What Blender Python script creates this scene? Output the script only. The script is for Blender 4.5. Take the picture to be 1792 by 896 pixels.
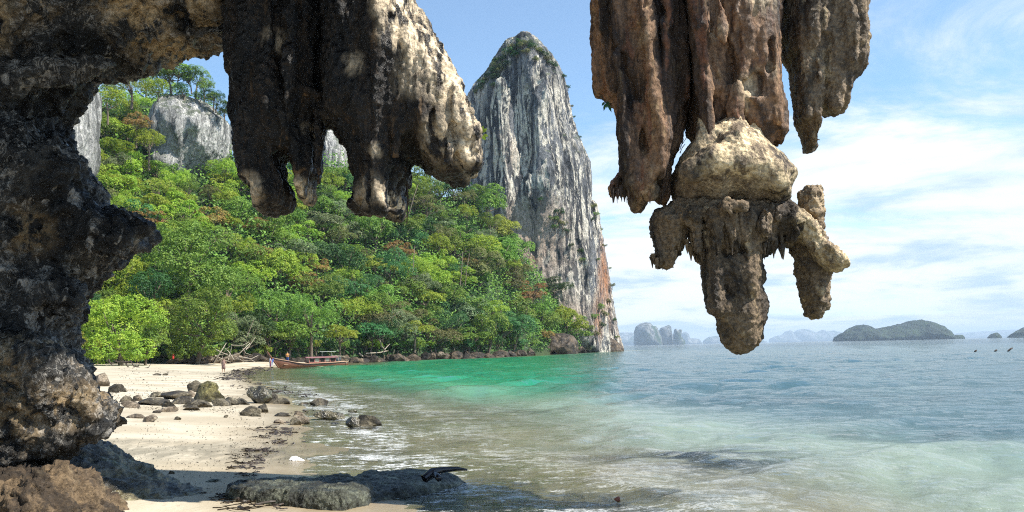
import bpy, bmesh, math, random
import numpy as np
from mathutils import Matrix, Vector
R = math.radians
rng = np.random.default_rng(7)
random.seed(7)
for o in list(bpy.data.objects): bpy.data.objects.remove(o)
SC = bpy.context.scene
COL = SC.collection
# ------------------------------------------------------------------ camera
F = 1406.0; CX = 896.0; CY = 448.0; EYE = 2.3
PITCH = R(6.50); ROLL = R(1.20)
cam_d = bpy.data.cameras.new('camera'); cam = bpy.data.objects.new('camera', cam_d); COL.objects.link(cam)
cam_d.sensor_width = 36; cam_d.lens = F*36/1792
cam_d.clip_start = 0.1; cam_d.clip_end = 30000
CR = Matrix.Rotation(R(90)+PITCH, 3, 'X') @ Matrix.Rotation(-ROLL, 3, 'Z')
cam.matrix_world = Matrix.Translation((0,0,EYE)) @ CR.to_4x4()
SC.camera = cam
CRn = np.array(CR)
def ray(px, py):
    return CRn @ np.array([(px-CX)/F, (CY-py)/F, -1.0])
def at(px, py, D):
    d = ray(px, py); return np.array([0,0,EYE]) + d*(D/d[1])
def m_per_px(D): return D/F
# ------------------------------------------------------------------ light
SUN_AZ, SUN_EL = R(106), R(50)      # azimuth measured from the view direction towards the right
sd = bpy.data.lights.new('sun', 'SUN'); sd.energy = 5.0; sd.angle = R(0.55); sd.color = (1.0, 0.95, 0.86)
so = bpy.data.objects.new('sun', sd); COL.objects.link(so)
SDIR = Vector((math.sin(SUN_AZ)*math.cos(SUN_EL), math.cos(SUN_AZ)*math.cos(SUN_EL), math.sin(SUN_EL)))
so.rotation_euler = SDIR.to_track_quat('Z', 'Y').to_euler()
so.location = (20, -20, 40)
W = bpy.data.worlds.new('World'); SC.world = W; W.use_nodes = True
nt = W.node_tree; nt.nodes.clear()
def N(nt, t, **kw):
    n = nt.nodes.new(t)
    for k, v in kw.items():
        if k == 'inp':
            for kk, vv in v.items(): n.inputs[kk].default_value = vv
        else: setattr(n, k, v)
    return n
def math_(nt, op, a, b=None, c=None, clamp=False):
    n = nt.nodes.new('ShaderNodeMath'); n.operation = op; n.use_clamp = clamp
    for i, v in enumerate((a, b, c)):
        if v is None: continue
        if isinstance(v, (int, float)): n.inputs[i].default_value = v
        else: nt.links.new(v, n.inputs[i])
    return n.outputs[0]
def mixc(nt, fac, a, b, blend='MIX'):
    n = nt.nodes.new('ShaderNodeMix'); n.data_type = 'RGBA'; n.blend_type = blend
    for s, v in ((n.inputs[0], fac), (n.inputs[6], a), (n.inputs[7], b)):
        if isinstance(v, (int, float)): s.default_value = v
        elif isinstance(v, tuple): s.default_value = (*v, 1) if len(v) == 3 else v
        else: nt.links.new(v, s)
    return n.outputs[2]
def maprange(nt, v, a, b, c=0.0, d=1.0, smooth=True):
    n = nt.nodes.new('ShaderNodeMapRange'); n.interpolation_type = 'SMOOTHSTEP' if smooth else 'LINEAR'
    nt.links.new(v, n.inputs[0])
    for i, x in enumerate((a, b, c, d)): n.inputs[i+1].default_value = x
    return n.outputs[0]
def noise(nt, vec, scale, detail=4, rough=0.55, dist=0.0, mscale=None, loc=None):
    if mscale or loc:
        m = N(nt, 'ShaderNodeMapping'); nt.links.new(vec, m.inputs[0])
        if mscale: m.inputs['Scale'].default_value = mscale
        if loc: m.inputs['Location'].default_value = loc
        vec = m.outputs[0]
    n = N(nt, 'ShaderNodeTexNoise'); nt.links.new(vec, n.inputs['Vector'])
    n.inputs['Scale'].default_value = scale; n.inputs['Detail'].default_value = detail
    n.inputs['Roughness'].default_value = rough; n.inputs['Distortion'].default_value = dist
    return n.outputs['Fac']
sky = N(nt, 'ShaderNodeTexSky', sky_type='NISHITA', sun_disc=False, sun_elevation=SUN_EL, sun_rotation=SUN_AZ,
        air_density=1.0, dust_density=0.25, ozone_density=2.2)
tc = N(nt, 'ShaderNodeTexCoord'); sep = N(nt, 'ShaderNodeSeparateXYZ'); nt.links.new(tc.outputs['Generated'], sep.inputs[0])
zz = math_(nt, 'MAXIMUM', sep.outputs[2], 0.0)
den = math_(nt, 'ADD', zz, 0.16)
cb = N(nt, 'ShaderNodeCombineXYZ')
nt.links.new(math_(nt, 'DIVIDE', sep.outputs[0], den), cb.inputs[0]); nt.links.new(math_(nt, 'DIVIDE', sep.outputs[1], den), cb.inputs[1])
c1 = noise(nt, cb.outputs[0], 1.0, 10, 0.66, 0.9, mscale=(0.85, 1.25, 1), loc=(3.1, 7.7, 0))
c2 = noise(nt, cb.outputs[0], 0.42, 3, 0.5, 0.0, loc=(11.3, 2.0, 0))
cs = math_(nt, 'ADD', math_(nt, 'MULTIPLY', c1, 0.66), math_(nt, 'MULTIPLY', c2, 0.34))
dt = N(nt, 'ShaderNodeVectorMath', operation='DOT_PRODUCT'); nt.links.new(tc.outputs['Generated'], dt.inputs[0])
dt.inputs[1].default_value = (math.sin(R(13))*math.cos(R(14)), math.cos(R(13))*math.cos(R(14)), math.sin(R(14)))
glow = maprange(nt, dt.outputs['Value'], math.cos(R(34)), math.cos(R(5)))
low = maprange(nt, zz, 0.02, 0.36, 0.17, -0.045)
cs = math_(nt, 'ADD', math_(nt, 'ADD', cs, low), math_(nt, 'MULTIPLY', glow, 0.035))
mask = maprange(nt, cs, 0.495, 0.66, 0.08, 0.92)
c3 = noise(nt, cb.outputs[0], 1.9, 5, 0.6, 0.3, loc=(5, 1, 0))
ccol = mixc(nt, maprange(nt, c3, 0.36, 0.62), (0.33, 0.43, 0.53), (0.53, 0.565, 0.60))
skyc = mixc(nt, 1.0, sky.outputs[0], (0.103, 0.122, 0.127), 'MULTIPLY')
ccol = mixc(nt, math_(nt, 'MULTIPLY', glow, maprange(nt, c3, 0.30, 0.60)), ccol, (0.64, 0.66, 0.67))
fin = mixc(nt, mask, skyc, ccol)
bg = N(nt, 'ShaderNodeBackground'); nt.links.new(fin, bg.inputs[0]); bg.inputs[1].default_value = 1.0
wo = N(nt, 'ShaderNodeOutputWorld'); nt.links.new(bg.outputs[0], wo.inputs[0])
SC.view_settings.view_transform = 'Standard'; SC.view_settings.look = 'None'
SC.view_settings.exposure = 0.85; SC.view_settings.gamma = 1.0
SC.render.engine = 'CYCLES'
cy = SC.cycles
cy.max_bounces = 6; cy.diffuse_bounces = 3; cy.glossy_bounces = 3; cy.transmission_bounces = 4; cy.transparent_max_bounces = 8; cy.volume_bounces = 0
cy.use_denoising = False; cy.filter_width = 1.1; cy.use_adaptive_sampling = False; cy.sample_clamp_indirect = 4.0; cy.sample_clamp_direct = 12.0
cy.caustics_reflective = False; cy.caustics_refractive = False
# ------------------------------------------------------------------ numpy noise
_p = rng.permutation(256).astype(np.int32); PERM = np.concatenate([_p, _p, _p])
_g = rng.normal(size=(256, 3)); GR = (_g/np.linalg.norm(_g, axis=1)[:, None]*1.6).astype(np.float32)
def pn(P, f=(1, 1, 1), off=0.0):
    f = (f, f, f) if isinstance(f, (int, float)) else f
    X = P[:, 0]*f[0]+off; Y = P[:, 1]*f[1]+off*1.7; Z = P[:, 2]*f[2]+off*2.3
    xi = np.floor(X); yi = np.floor(Y); zi = np.floor(Z)
    x = (X-xi).astype(np.float32); y = (Y-yi).astype(np.float32); z = (Z-zi).astype(np.float32)
    xi = xi.astype(np.int32) & 255; yi = yi.astype(np.int32) & 255; zi = zi.astype(np.int32) & 255
    u = x*x*x*(x*(x*6-15)+10); v = y*y*y*(y*(y*6-15)+10); w = z*z*z*(z*(z*6-15)+10)
    def g(dx, dy, dz):
        h = PERM[PERM[PERM[(xi+dx) & 255]+((yi+dy) & 255)]+((zi+dz) & 255)]
        G = GR[h]; return G[:, 0]*(x-dx)+G[:, 1]*(y-dy)+G[:, 2]*(z-dz)
    a = g(0,0,0); a += u*(g(1,0,0)-a); b = g(0,1,0); b += u*(g(1,1,0)-b)
    c = g(0,0,1); c += u*(g(1,0,1)-c); d = g(0,1,1); d += u*(g(1,1,1)-d)
    a += v*(b-a); c += v*(d-c)
    return a+w*(c-a)
def fbm(P, f, octs=3, gain=0.5, off=0.0, lac=2.03):
    f = np.array((f, f, f) if isinstance(f, (int, float)) else f, float); s = 0; a = 1.0
    for i in range(octs):
        s = s+a*pn(P, tuple(f), off+i*13.7); a *= gain; f = f*lac
    return s
_sp = rng.uniform(0, 50, (40000, 3)).astype(np.float32); RM = float(np.abs(pn(_sp)).mean())
def ridge(P, f, octs=3, gain=0.5, off=0.0):
    f = np.array((f, f, f) if isinstance(f, (int, float)) else f, float); s = 0; a = 1.0
    for i in range(octs):
        s = s+a*(RM-np.abs(pn(P, tuple(f), off+i*9.1))); a *= gain; f = f*2.1
    return s
def poly_sdf(X, Y, poly):
    P = np.asarray(poly, float); n = len(P)
    d = np.full(X.shape, 1e18); ins = np.zeros(X.shape, bool)
    for i in range(n):
        ax, ay = P[i]; bx, by = P[(i+1) % n]
        ex, ey = bx-ax, by-ay; wx, wy = X-ax, Y-ay
        t = np.clip((wx*ex+wy*ey)/(ex*ex+ey*ey+1e-12), 0, 1)
        d = np.minimum(d, (wx-ex*t)**2+(wy-ey*t)**2)
        if ay != by:
            c = ((ay > Y) != (by > Y)) & (X < (bx-ax)*(Y-ay)/(by-ay)+ax)
            ins ^= c
    d = np.sqrt(d); return np.where(ins, -d, d)
def smin(a, b, k):
    h = np.maximum(k-np.abs(a-b), 0)/k
    return np.minimum(a, b)-h*h*k*0.25
def smax(a, b, k): return -smin(-a, -b, k)
# ------------------------------------------------------------------ implicit surfaces -> mesh (surface nets)
def surface_nets(D, org, h):
    ins = D < 0
    nx, ny, nz = D.shape
    cnt = np.zeros((nx-1, ny-1, nz-1), np.int8)
    for dx in (0, 1):
        for dy in (0, 1):
            for dz in (0, 1):
                cnt += ins[dx:nx-1+dx, dy:ny-1+dy, dz:nz-1+dz]
    act = (cnt > 0) & (cnt < 8)
    ci = np.argwhere(act).astype(np.int32)
    idx = np.full(act.shape, -1, np.int32); idx[act] = np.arange(len(ci))
    acc = np.zeros((len(ci), 3)); k = np.zeros(len(ci))
    cor = [(a, b, c) for a in (0, 1) for b in (0, 1) for c in (0, 1)]
    vals = {q: D[ci[:, 0]+q[0], ci[:, 1]+q[1], ci[:, 2]+q[2]] for q in cor}
    for q in cor:
        for ax in range(3):
            if q[ax] == 0:
                r = list(q); r[ax] = 1; r = tuple(r)
                a, b = vals[q], vals[r]; m = (a < 0) != (b < 0)
                t = np.where(m, a/np.where(m, a-b, 1), 0)
                pt = np.tile(np.array(q, float), (len(ci), 1)); pt[:, ax] += t
                acc[m] += pt[m]; k[m] += 1
    V = (ci+acc/k[:, None])*h+np.array(org)
    quads = []
    for ax in range(3):
        sl0 = [slice(None)]*3; sl1 = [slice(None)]*3; sl0[ax] = slice(0, -1); sl1[ax] = slice(1, None)
        a = ins[tuple(sl0)]; b = ins[tuple(sl1)]
        e = np.argwhere(a != b)
        o1, o2 = [q for q in range(3) if q != ax]
        ok = (e[:, o1] > 0) & (e[:, o2] > 0) & (e[:, o1] < D.shape[o1]-1) & (e[:, o2] < D.shape[o2]-1)
        e = e[ok]; flip = a[tuple(e.T)]
        def gi(d1, d2):
            c = e.copy(); c[:, o1] -= d1; c[:, o2] -= d2
            return idx[c[:, 0], c[:, 1], c[:, 2]]
        q = np.stack([gi(1, 1), gi(0, 1), gi(0, 0), gi(1, 0)], 1)
        if ax == 1: flip = ~flip
        q[~flip] = q[~flip][:, ::-1]
        quads.append(q)
    Q = np.concatenate(quads); Q = Q[(Q >= 0).all(1)]
    return V, Q
def vnormals(V, Q):
    n = np.cross(V[Q[:, 2]]-V[Q[:, 0]], V[Q[:, 3]]-V[Q[:, 1]])
    out = np.zeros_like(V)
    for i in range(4): 
        for c in range(3): out[:, c] += np.bincount(Q[:, i], n[:, c], len(V))
    return out/(np.linalg.norm(out, axis=1)[:, None]+1e-12)
def mesh_np(name, V, Fc, mat=None, smooth=True, attrs=None):
    me = bpy.data.meshes.new(name)
    V = np.asarray(V, np.float32); Fc = np.asarray(Fc, np.int32)
    k = Fc.shape[1]
    me.vertices.add(len(V)); me.vertices.foreach_set('co', V.ravel())
    me.loops.add(Fc.size); me.loops.foreach_set('vertex_index', Fc.ravel())
    me.polygons.add(len(Fc)); me.polygons.foreach_set('loop_start', np.arange(0, Fc.size, k, dtype=np.int32))
    me.polygons.foreach_set('loop_total', np.full(len(Fc), k, np.int32))
    me.polygons.foreach_set('use_smooth', np.full(len(Fc), smooth))
    for an, av in (attrs or {}).items():
        a = me.attributes.new(an, 'FLOAT', 'POINT'); a.data.foreach_set('value', np.asarray(av, np.float32))
    me.update(calc_edges=True); me.validate()
    if mat: me.materials.append(mat)
    return me
def link(name, me, parent=None, loc=None):
    o = bpy.data.objects.new(name, me); COL.objects.link(o)
    if parent is not None: o.parent = parent
    if loc is not None: o.location = loc
    return o
def tag(o, label=None, cat=None, group=None, kind=None):
    if label: o['label'] = label
    if cat: o['category'] = cat
    if group: o['group'] = group
    if kind: o['kind'] = kind
    return o
def empty(name, loc, label=None, cat=None, group=None, rz=0):
    o = bpy.data.objects.new(name, None); COL.objects.link(o); o.location = loc; o.rotation_euler = (0, 0, rz)
    o.empty_display_size = 0.2
    return tag(o, label, cat, group)
def rock(shapes, h, low=(), fine=(), pale=(), mat=None, k=0.15, ribs=(), holes=(), name='rock', zmin=-6.0, erode=0.0, band=0.6, origin=None, parent=None):
    """shapes: dicts poly (pixel outline at distance D) D T R or plan polygons ('plan': xy polygon, z0, z1).  One closed displaced mesh."""
    items = []; lo = np.full(3, 1e9); hi = np.full(3, -1e9)
    for s in shapes:
        if 'poly' in s:
            w = np.array([at(x, y, s['D']) for x, y in s['poly']])
            l = w.min(0)-[0, s['T'], 0]; u = w.max(0)+[0, s['T'], 0]; l[1] = s['D']-s['T']; u[1] = s['D']+s['T']
            if 'lean' in s: u[1] += abs(s['lean'])*(w[:,2].max()-w[:,2].min()); l[1] -= abs(s['lean'])*(w[:,2].max()-w[:,2].min())
            items.append((w[:, [0, 2]], s))
        else:
            pl = np.array(s['plan'], float); l = np.array([*pl.min(0), s['z0']]); u = np.array([*pl.max(0), s['z1']])
            items.append((pl, s))
        lo = np.minimum(lo, l); hi = np.maximum(hi, u)
    for r_ in ribs:
        for q in (0, 1):
            p = at(r_[2*q], r_[2*q+1], r_[6]); rr = r_[4+q]*m_per_px(r_[6])
            lo = np.minimum(lo, p-rr); hi = np.maximum(hi, p+rr)
    pad = band*0.5+3*h; lo -= pad; hi += pad
    lo[2] = max(lo[2], zmin-3*h)
    n = np.ceil((hi-lo)/h).astype(int)+1
    xs = lo[0]+np.arange(n[0])*h; ys = lo[1]+np.arange(n[1])*h; zs = lo[2]+np.arange(n[2])*h
    D = np.full(tuple(n), 1e3, np.float32)
    for pl, s in items:
        if 'poly' in s:
            XX, ZZ = np.meshgrid(xs, zs, indexing='ij'); T = s['T']; Rr = s.get('R', T)
            s2 = poly_sdf(XX, ZZ, pl).astype(np.float32)
            e = np.maximum(0, 1+s2/Rr)[:, None, :]
            yc = s['D']+s.get('lean', 0)*(ZZ-pl[:, 1].min()) if 'lean' in s else np.full_like(ZZ, s['D'])
            dy = ((ys[None, :, None]-yc[:, None, :])/T).astype(np.float32)
            f = (np.sqrt(e*e+dy*dy)-1)*min(Rr, T)
        else:
            XX, YY = np.meshgrid(xs, ys, indexing='ij'); zc = (s['z0']+s['z1'])/2; T = (s['z1']-s['z0'])/2; Rr = s.get('R', T)
            s2 = poly_sdf(XX, YY, pl).astype(np.float32)
            e = np.maximum(0, 1+s2/Rr)[:, :, None]
            zcc = zc+s.get('sx', 0)*(XX-pl[:, 0].mean())
            dz = ((zs[None, None, :]-zcc[:, :, None])/T).astype(np.float32)
            f = (np.sqrt(e*e+dz*dz)-1)*min(Rr, T)
        D = smin(D, f, s.get('k', k)) if D.min() < 100 else f.copy()
    XX, ZZ = np.meshgrid(xs, zs, indexing='ij'); S2 = None
    for pl, s in items:
        if 'poly' in s:
            q_ = poly_sdf(XX, ZZ, pl); S2 = q_ if S2 is None else np.minimum(S2, q_)
    def cap(r_, carve):
        nonlocal D
        p = at(r_[0], r_[1], r_[6]); q = at(r_[2], r_[3], r_[6]+(r_[7] if len(r_) > 7 else 0)); r0 = r_[4]*m_per_px(r_[6]); r1 = r_[5]*m_per_px(r_[6])
        m = max(r0, r1)+k*1.5+2*h
        a = np.maximum(((np.minimum(p, q)-m-lo)/h).astype(int), 0); b = np.minimum(((np.maximum(p, q)+m-lo)/h).astype(int)+1, n)
        if (b <= a).any(): return
        sx, sy, sz = (slice(a[i], b[i]) for i in range(3))
        X = xs[sx][:, None, None]-p[0]; Y = ys[sy][None, :, None]-p[1]; Z = zs[sz][None, None, :]-p[2]
        d = q-p; t = np.clip((X*d[0]+Y*d[1]+Z*d[2])/(d@d+1e-9), 0, 1)
        dd = np.sqrt((X-d[0]*t)**2+(Y-d[1]*t)**2+(Z-d[2]*t)**2)-(r0+(r1-r0)*t)
        D[sx, sy, sz] = smax(D[sx, sy, sz], -dd, k*0.5) if carve else smin(D[sx, sy, sz], dd, k)
    for r_ in ribs: cap(r_, False)
    for r_ in holes: cap(r_, True)
    m = np.abs(D) < band
    ii = np.argwhere(m); P = (ii*h+lo).astype(np.float32)
    dd = np.zeros(len(P), np.float32)
    for fn in low: dd += fn(P)
    if S2 is not None:
        fade = np.clip(0.28+0.72*(-S2)/(shapes[0]['T']*0.4), 0.28, 1).astype(np.float32)
        dd *= fade[ii[:, 0], ii[:, 2]]
    dd += erode
    D[m] += dd
    if zmin is not None: D = np.maximum(D, (zmin-zs)[None, None, :])
    V, Q = surface_nets(D, lo, h)
    # keep only large connected pieces: cheap flood by label propagation is costly, so small floaters are dropped by face islands
    V, Q = drop_islands(V, Q)
    if len(fine):
        for fn in fine:
            Nn = vnormals(V, Q); V = V+Nn*fn(V.astype(np.float32))[:, None]
    at_ = {}
    pv = np.zeros(len(V))
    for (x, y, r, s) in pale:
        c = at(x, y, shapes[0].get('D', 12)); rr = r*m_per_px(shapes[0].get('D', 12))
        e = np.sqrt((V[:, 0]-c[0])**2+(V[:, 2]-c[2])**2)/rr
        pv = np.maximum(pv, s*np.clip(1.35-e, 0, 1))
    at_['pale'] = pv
    org = np.array(origin) if origin is not None else np.zeros(3)
    me = mesh_np(name, V-org, Q, mat, True, at_)
    o = link(name, me, parent)
    if origin is not None and parent is None: o.location = origin
    return o
def drop_islands(V, Q):
    lab = np.arange(len(V))
    for it in range(60):
        m = lab[Q].min(1); new = lab.copy()
        for i in range(4): np.minimum.at(new, Q[:, i], m)
        new = new[new]; new = new[new]
        if (new == lab).all(): break
        lab = new
    c = np.bincount(lab, minlength=len(V)); keep = c[lab] >= max(60, c.max()*0.01)
    if keep.all(): return V, Q
    idx = np.cumsum(keep)-1
    Q = Q[keep[Q].all(1)]
    return V[keep], idx[Q]
# ------------------------------------------------------------------ materials
def newmat(name):
    m = bpy.data.materials.new(name); m.use_nodes = True; t = m.node_tree; t.nodes.clear()
    out = N(t, 'ShaderNodeOutputMaterial'); b = N(t, 'ShaderNodeBsdfPrincipled'); t.links.new(b.outputs[0], out.inputs[0])
    return m, t, b, out
def objco(t): return N(t, 'ShaderNodeNewGeometry').outputs['Position']
def rockmat(name, dark, mid, light, streak=(1, 1, .25), scale=1.0, bump=0.04, patch=(0.5, 0.62), rough=(0.55, 0.9), extra=None, lightpatch=(0.56, 0.7), bscale=7, palec=None, spec=0.4, stain=0.75, vein=0.0):
    m, t, b, out = newmat(name); P = objco(t)
    n1 = noise(t, P, 0.9*scale, 7, 0.62, 0.6, mscale=streak)
    n2 = noise(t, P, 2.6*scale, 7, 0.65, 0.3, mscale=streak, loc=(4, 9, 2))
    n3 = noise(t, P, 11*scale, 6, 0.7, 0.0, loc=(2, 7, 5))
    c = mixc(t, maprange(t, n1, patch[0]-.12, patch[1]), dark, mid)
    c = mixc(t, math_(t, 'MULTIPLY', maprange(t, n2, *lightpatch), 0.85), c, light)
    n5 = noise(t, P, 0.55*scale, 8, 0.66, 1.2, mscale=streak, loc=(31, 17, 6))
    c = mixc(t, math_(t, 'MULTIPLY', maprange(t, n5, 0.50, 0.57), stain), c, tuple(x*.45 for x in dark))
    if vein:
        n6 = noise(t, P, 1.7*scale, 9, 0.7, 1.5, mscale=(streak[0], streak[1], (streak[2]+1)/2), loc=(13, 41, 3))
        vf = math_(t, 'ABSOLUTE', math_(t, 'SUBTRACT', n6, 0.5)); vf = math_(t, 'MULTIPLY', maprange(t, vf, 0.022, 0.004), maprange(t, n1, 0.42, 0.55))
        c = mixc(t, math_(t, 'MULTIPLY', vf, vein), c, light)
    if extra:
        n4 = noise(t, P, 1.5*scale, 6, 0.6, 0.5, mscale=streak, loc=(19, 3, 8))
        c = mixc(t, maprange(t, n4, 0.55, 0.68, 0, 0.8), c, extra)
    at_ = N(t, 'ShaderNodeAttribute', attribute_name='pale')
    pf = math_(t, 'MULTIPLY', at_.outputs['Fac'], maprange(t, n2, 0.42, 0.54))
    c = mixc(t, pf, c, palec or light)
    c = mixc(t, maprange(t, n3, 0.3, 0.72), mixc(t, 1.0, c, (0.45, 0.43, 0.41), 'MULTIPLY'), mixc(t, 1.0, c, (1.4, 1.37, 1.32), 'MULTIPLY'))
    t.links.new(c, b.inputs['Base Color'])
    t.links.new(maprange(t, n2, 0.35, 0.65, rough[0], rough[1]), b.inputs['Roughness'])
    b.inputs['Specular IOR Level'].default_value = spec
    v = N(t, 'ShaderNodeTexVoronoi'); t.links.new(P, v.inputs['Vector']); v.inputs['Scale'].default_value = bscale*1.3*scale
    hgt = math_(t, 'ADD', math_(t, 'MULTIPLY', noise(t, P, bscale*scale, 9, 0.7, 0.4, mscale=(1, 1, (streak[2]+1)/2)), 1.0), math_(t, 'MULTIPLY', v.outputs['Distance'], 0.35))
    bp = N(t, 'ShaderNodeBump'); bp.inputs['Distance'].default_value = bump; bp.inputs['Strength'].default_value = 1.0
    t.links.new(hgt, bp.inputs['Height']); t.links.new(bp.outputs[0], b.inputs['Normal'])
    return m
def simple(name, col, rough=0.6, metal=0.0, var=0.25, scale=6, mscale=None, bump=0.0):
    m, t, b, out = newmat(name); P = N(t, 'ShaderNodeTexCoord').outputs['Object']
    n = noise(t, P, scale, 5, 0.6, 0.2, mscale=mscale)
    c = mixc(t, n, tuple(x*(1-var) for x in col), tuple(min(1, x*(1+var)) for x in col))
    t.links.new(c, b.inputs['Base Color']); b.inputs['Roughness'].default_value = rough; b.inputs['Metallic'].default_value = metal
    if bump:
        bp = N(t, 'ShaderNodeBump'); bp.inputs['Distance'].default_value = bump; t.links.new(n, bp.inputs['Height']); t.links.new(bp.outputs[0], b.inputs['Normal'])
    return m
M = {}
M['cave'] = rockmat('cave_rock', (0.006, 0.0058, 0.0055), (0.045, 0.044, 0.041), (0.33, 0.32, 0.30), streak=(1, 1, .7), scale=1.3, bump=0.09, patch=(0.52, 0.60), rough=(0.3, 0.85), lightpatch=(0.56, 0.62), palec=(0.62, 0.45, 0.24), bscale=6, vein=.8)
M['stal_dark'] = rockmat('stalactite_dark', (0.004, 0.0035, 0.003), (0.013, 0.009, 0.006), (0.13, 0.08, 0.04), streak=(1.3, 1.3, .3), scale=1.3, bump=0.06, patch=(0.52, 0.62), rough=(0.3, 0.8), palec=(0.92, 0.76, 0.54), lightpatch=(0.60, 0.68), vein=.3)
M['stal_brown'] = rockmat('stalactite_brown', (0.016, 0.010, 0.008), (0.24, 0.14, 0.078), (0.50, 0.36, 0.20), streak=(1.6, 1.6, .22), scale=1.2, bump=0.05, extra=(0.20, 0.085, 0.045), palec=(0.66, 0.54, 0.36), patch=(0.46, 0.55))
M['stal_grey'] = rockmat('stalactite_grey', (0.024, 0.018, 0.013), (0.22, 0.16, 0.10), (0.50, 0.39, 0.24), streak=(1.2, 1.2, .5), scale=1.6, bump=0.06, palec=(0.90, 0.72, 0.45), patch=(0.45, 0.55), bscale=9)
M['base_rock'] = rockmat('base_rock', (0.03, 0.02, 0.014), (0.17, 0.12, 0.07), (0.36, 0.29, 0.18), streak=(1, 1, 1), scale=1.2, bump=0.08, patch=(0.42, 0.56))
M['wet_rock'] = rockmat('wet_rock', (0.025, 0.022, 0.014), (0.13, 0.11, 0.055), (0.28, 0.25, 0.14), streak=(1, 1, 1), scale=1.2, bump=0.05, rough=(0.12, 0.45), extra=(0.10, 0.11, 0.05), spec=0.7)
M['reef'] = rockmat('reef_rock', (0.03, 0.032, 0.024), (0.13, 0.14, 0.10), (0.27, 0.29, 0.22), streak=(1, 1, 1), scale=1.6, bump=0.05, rough=(0.25, 0.7), bscale=10)
M['beach_rock'] = rockmat('beach_rock', (0.035, 0.030, 0.022), (0.14, 0.12, 0.08), (0.30, 0.27, 0.19), streak=(1, 1, 1), scale=1.2, bump=0.08, bscale=3)
M['beach_rock_tan'] = rockmat('beach_rock_tan', (0.10, 0.08, 0.06), (0.27, 0.22, 0.16), (0.42, 0.37, 0.28), streak=(1, 1, 1), scale=1.2, bump=0.08, bscale=3)
M['beach_rock_algae'] = rockmat('beach_rock_algae', (0.05, 0.045, 0.02), (0.20, 0.18, 0.07), (0.36, 0.34, 0.15), streak=(1, 1, 1), scale=1.2, bump=0.1, bscale=3)
M['shore_rock'] = rockmat('shore_rock', (0.018, 0.013, 0.009), (0.11, 0.08, 0.05), (0.28, 0.22, 0.15), streak=(1, 1, 1), scale=0.35, bump=0.4, bscale=2)
# ------------------------------------------------------------------ ground functions
def gz(px, py, z=0.0):
    d = ray(px, py); t = (z-EYE)/d[2]; return np.array([d[0]*t, d[1]*t])
SHORE_PX = [(760, 925), (690, 885), (600, 845), (545, 800), (528, 765), (545, 738), (520, 705), (478, 680), (440, 664), (424, 656), (440, 649), (470, 643.5)]
SHORE = [gz(*p) for p in SHORE_PX]
COAST = [(-30, 128), (-30, 142), (-32, 160), (-24, 174), (-6, 198), (9, 243), (22, 285), (46, 345), (47, 352), (44, 375), (30, 420), (-200, 440)]
LAND = [(0.5, -40), (-0.5, 4), (-1.0, 9)] + [tuple(p) for p in SHORE] + COAST + [(-500, 440), (-500, -40)]
TREE_PX = np.array([-400, 60, 150, 300, 400, 480, 610, 700, 850, 950, 1000, 1040, 1090.])
TREE_D = np.array([75, 104, 118, 130, 138, 146, 163, 172, 198, 240, 266, 292, 345.])
SLP = 0.85
CREST_PX = np.array([-400, 60, 150, 200, 300, 350, 390, 405, 560, 700, 840, 900, 1000, 1060, 1090.])
CREST_PY = np.array([150, 165, 165, 150, 140, 160, 215, 282, 285, 292, 345, 440, 540, 610, 625.])
def terrain_h(X, Y):
    s = -poly_sdf(X, Y, LAND)      # positive inland
    P = np.stack([X.ravel(), Y.ravel(), np.zeros(X.size)], 1)
    wob = (0.6*pn(P, 0.12, 3.3)+0.12*pn(P, 0.7, 1.1)).reshape(X.shape)*0.15
    land = 0.055*np.minimum(s, 14)+0.035*np.clip(s-14, 0, 16)+0.03*np.clip(s-30, 0, 40)
    q = -s
    sea = -0.05*np.minimum(q, 6)-0.09*np.clip(q-6, 0, 14)-0.03*np.clip(q-20, 0, 130)
    amp = np.clip((np.abs(s))/4, 0.1, 1)
    return np.where(s > 0, land, sea)+wob*amp, s
def ground_hit(px, py):
    d = ray(px, py); t = np.geomspace(6, 600, 4000)
    X = d[0]*t; Y = d[1]*t; Z = EYE+d[2]*t
    H, _ = terrain_h(X, Y); H = np.maximum(H, 0)
    i = np.argmax(Z <= H)
    if Z[i] > H[i]: i = len(t)-1
    return np.array([X[i], Y[i], H[i]])
def px_of(x, y):      # pixel column of a ground azimuth (ignoring roll)
    return CX+F*x/np.maximum(y, 1)
# ------------------------------------------------------------------ sand (one sheet, sea bed included)
rr = np.geomspace(4.0, 1500, 460); aa = np.concatenate([np.linspace(-1.35, -0.62, 60)[:-1], np.linspace(-0.62, 0.1, 420), np.linspace(0.1, 1.2, 90)[1:]])
RR, AA = np.meshgrid(rr, aa, indexing='ij'); GX = RR*np.sin(AA); GY = RR*np.cos(AA)-2
GH, GS = terrain_h(GX, GY)
P = np.stack([GX.ravel(), GY.ravel(), GX.ravel()*0], 1)
GH = GH+np.where((RR < 60), 1, 0)*(0.012*fbm(P, 1.6, 3, .55, 5).reshape(GX.shape)+0.006*pn(P, 5.0, 8).reshape(GX.shape))
def grid_faces(a, b):
    i = np.arange(a-1)[:, None]*b+np.arange(b-1)[None, :]
    return np.stack([i, i+b, i+b+1, i+1], -1).reshape(-1, 4)[:, ::-1]
m, t, b, out = newmat('sand'); Pn = objco(t)
wet = N(t, 'ShaderNodeAttribute', attribute_name='wet').outputs['Fac']
grit = N(t, 'ShaderNodeAttribute', attribute_name='grit').outputs['Fac']
n1 = noise(t, Pn, 0.35, 6, 0.6, 0.4); n2 = noise(t, Pn, 16, 5, 0.75); n3 = noise(t, Pn, 2.2, 6, 0.65, 0.5, mscale=(1, .4, 1))
c = mixc(t, maprange(t, n1, .35, .65), (0.37, 0.31, 0.215), (0.50, 0.44, 0.33))
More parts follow.
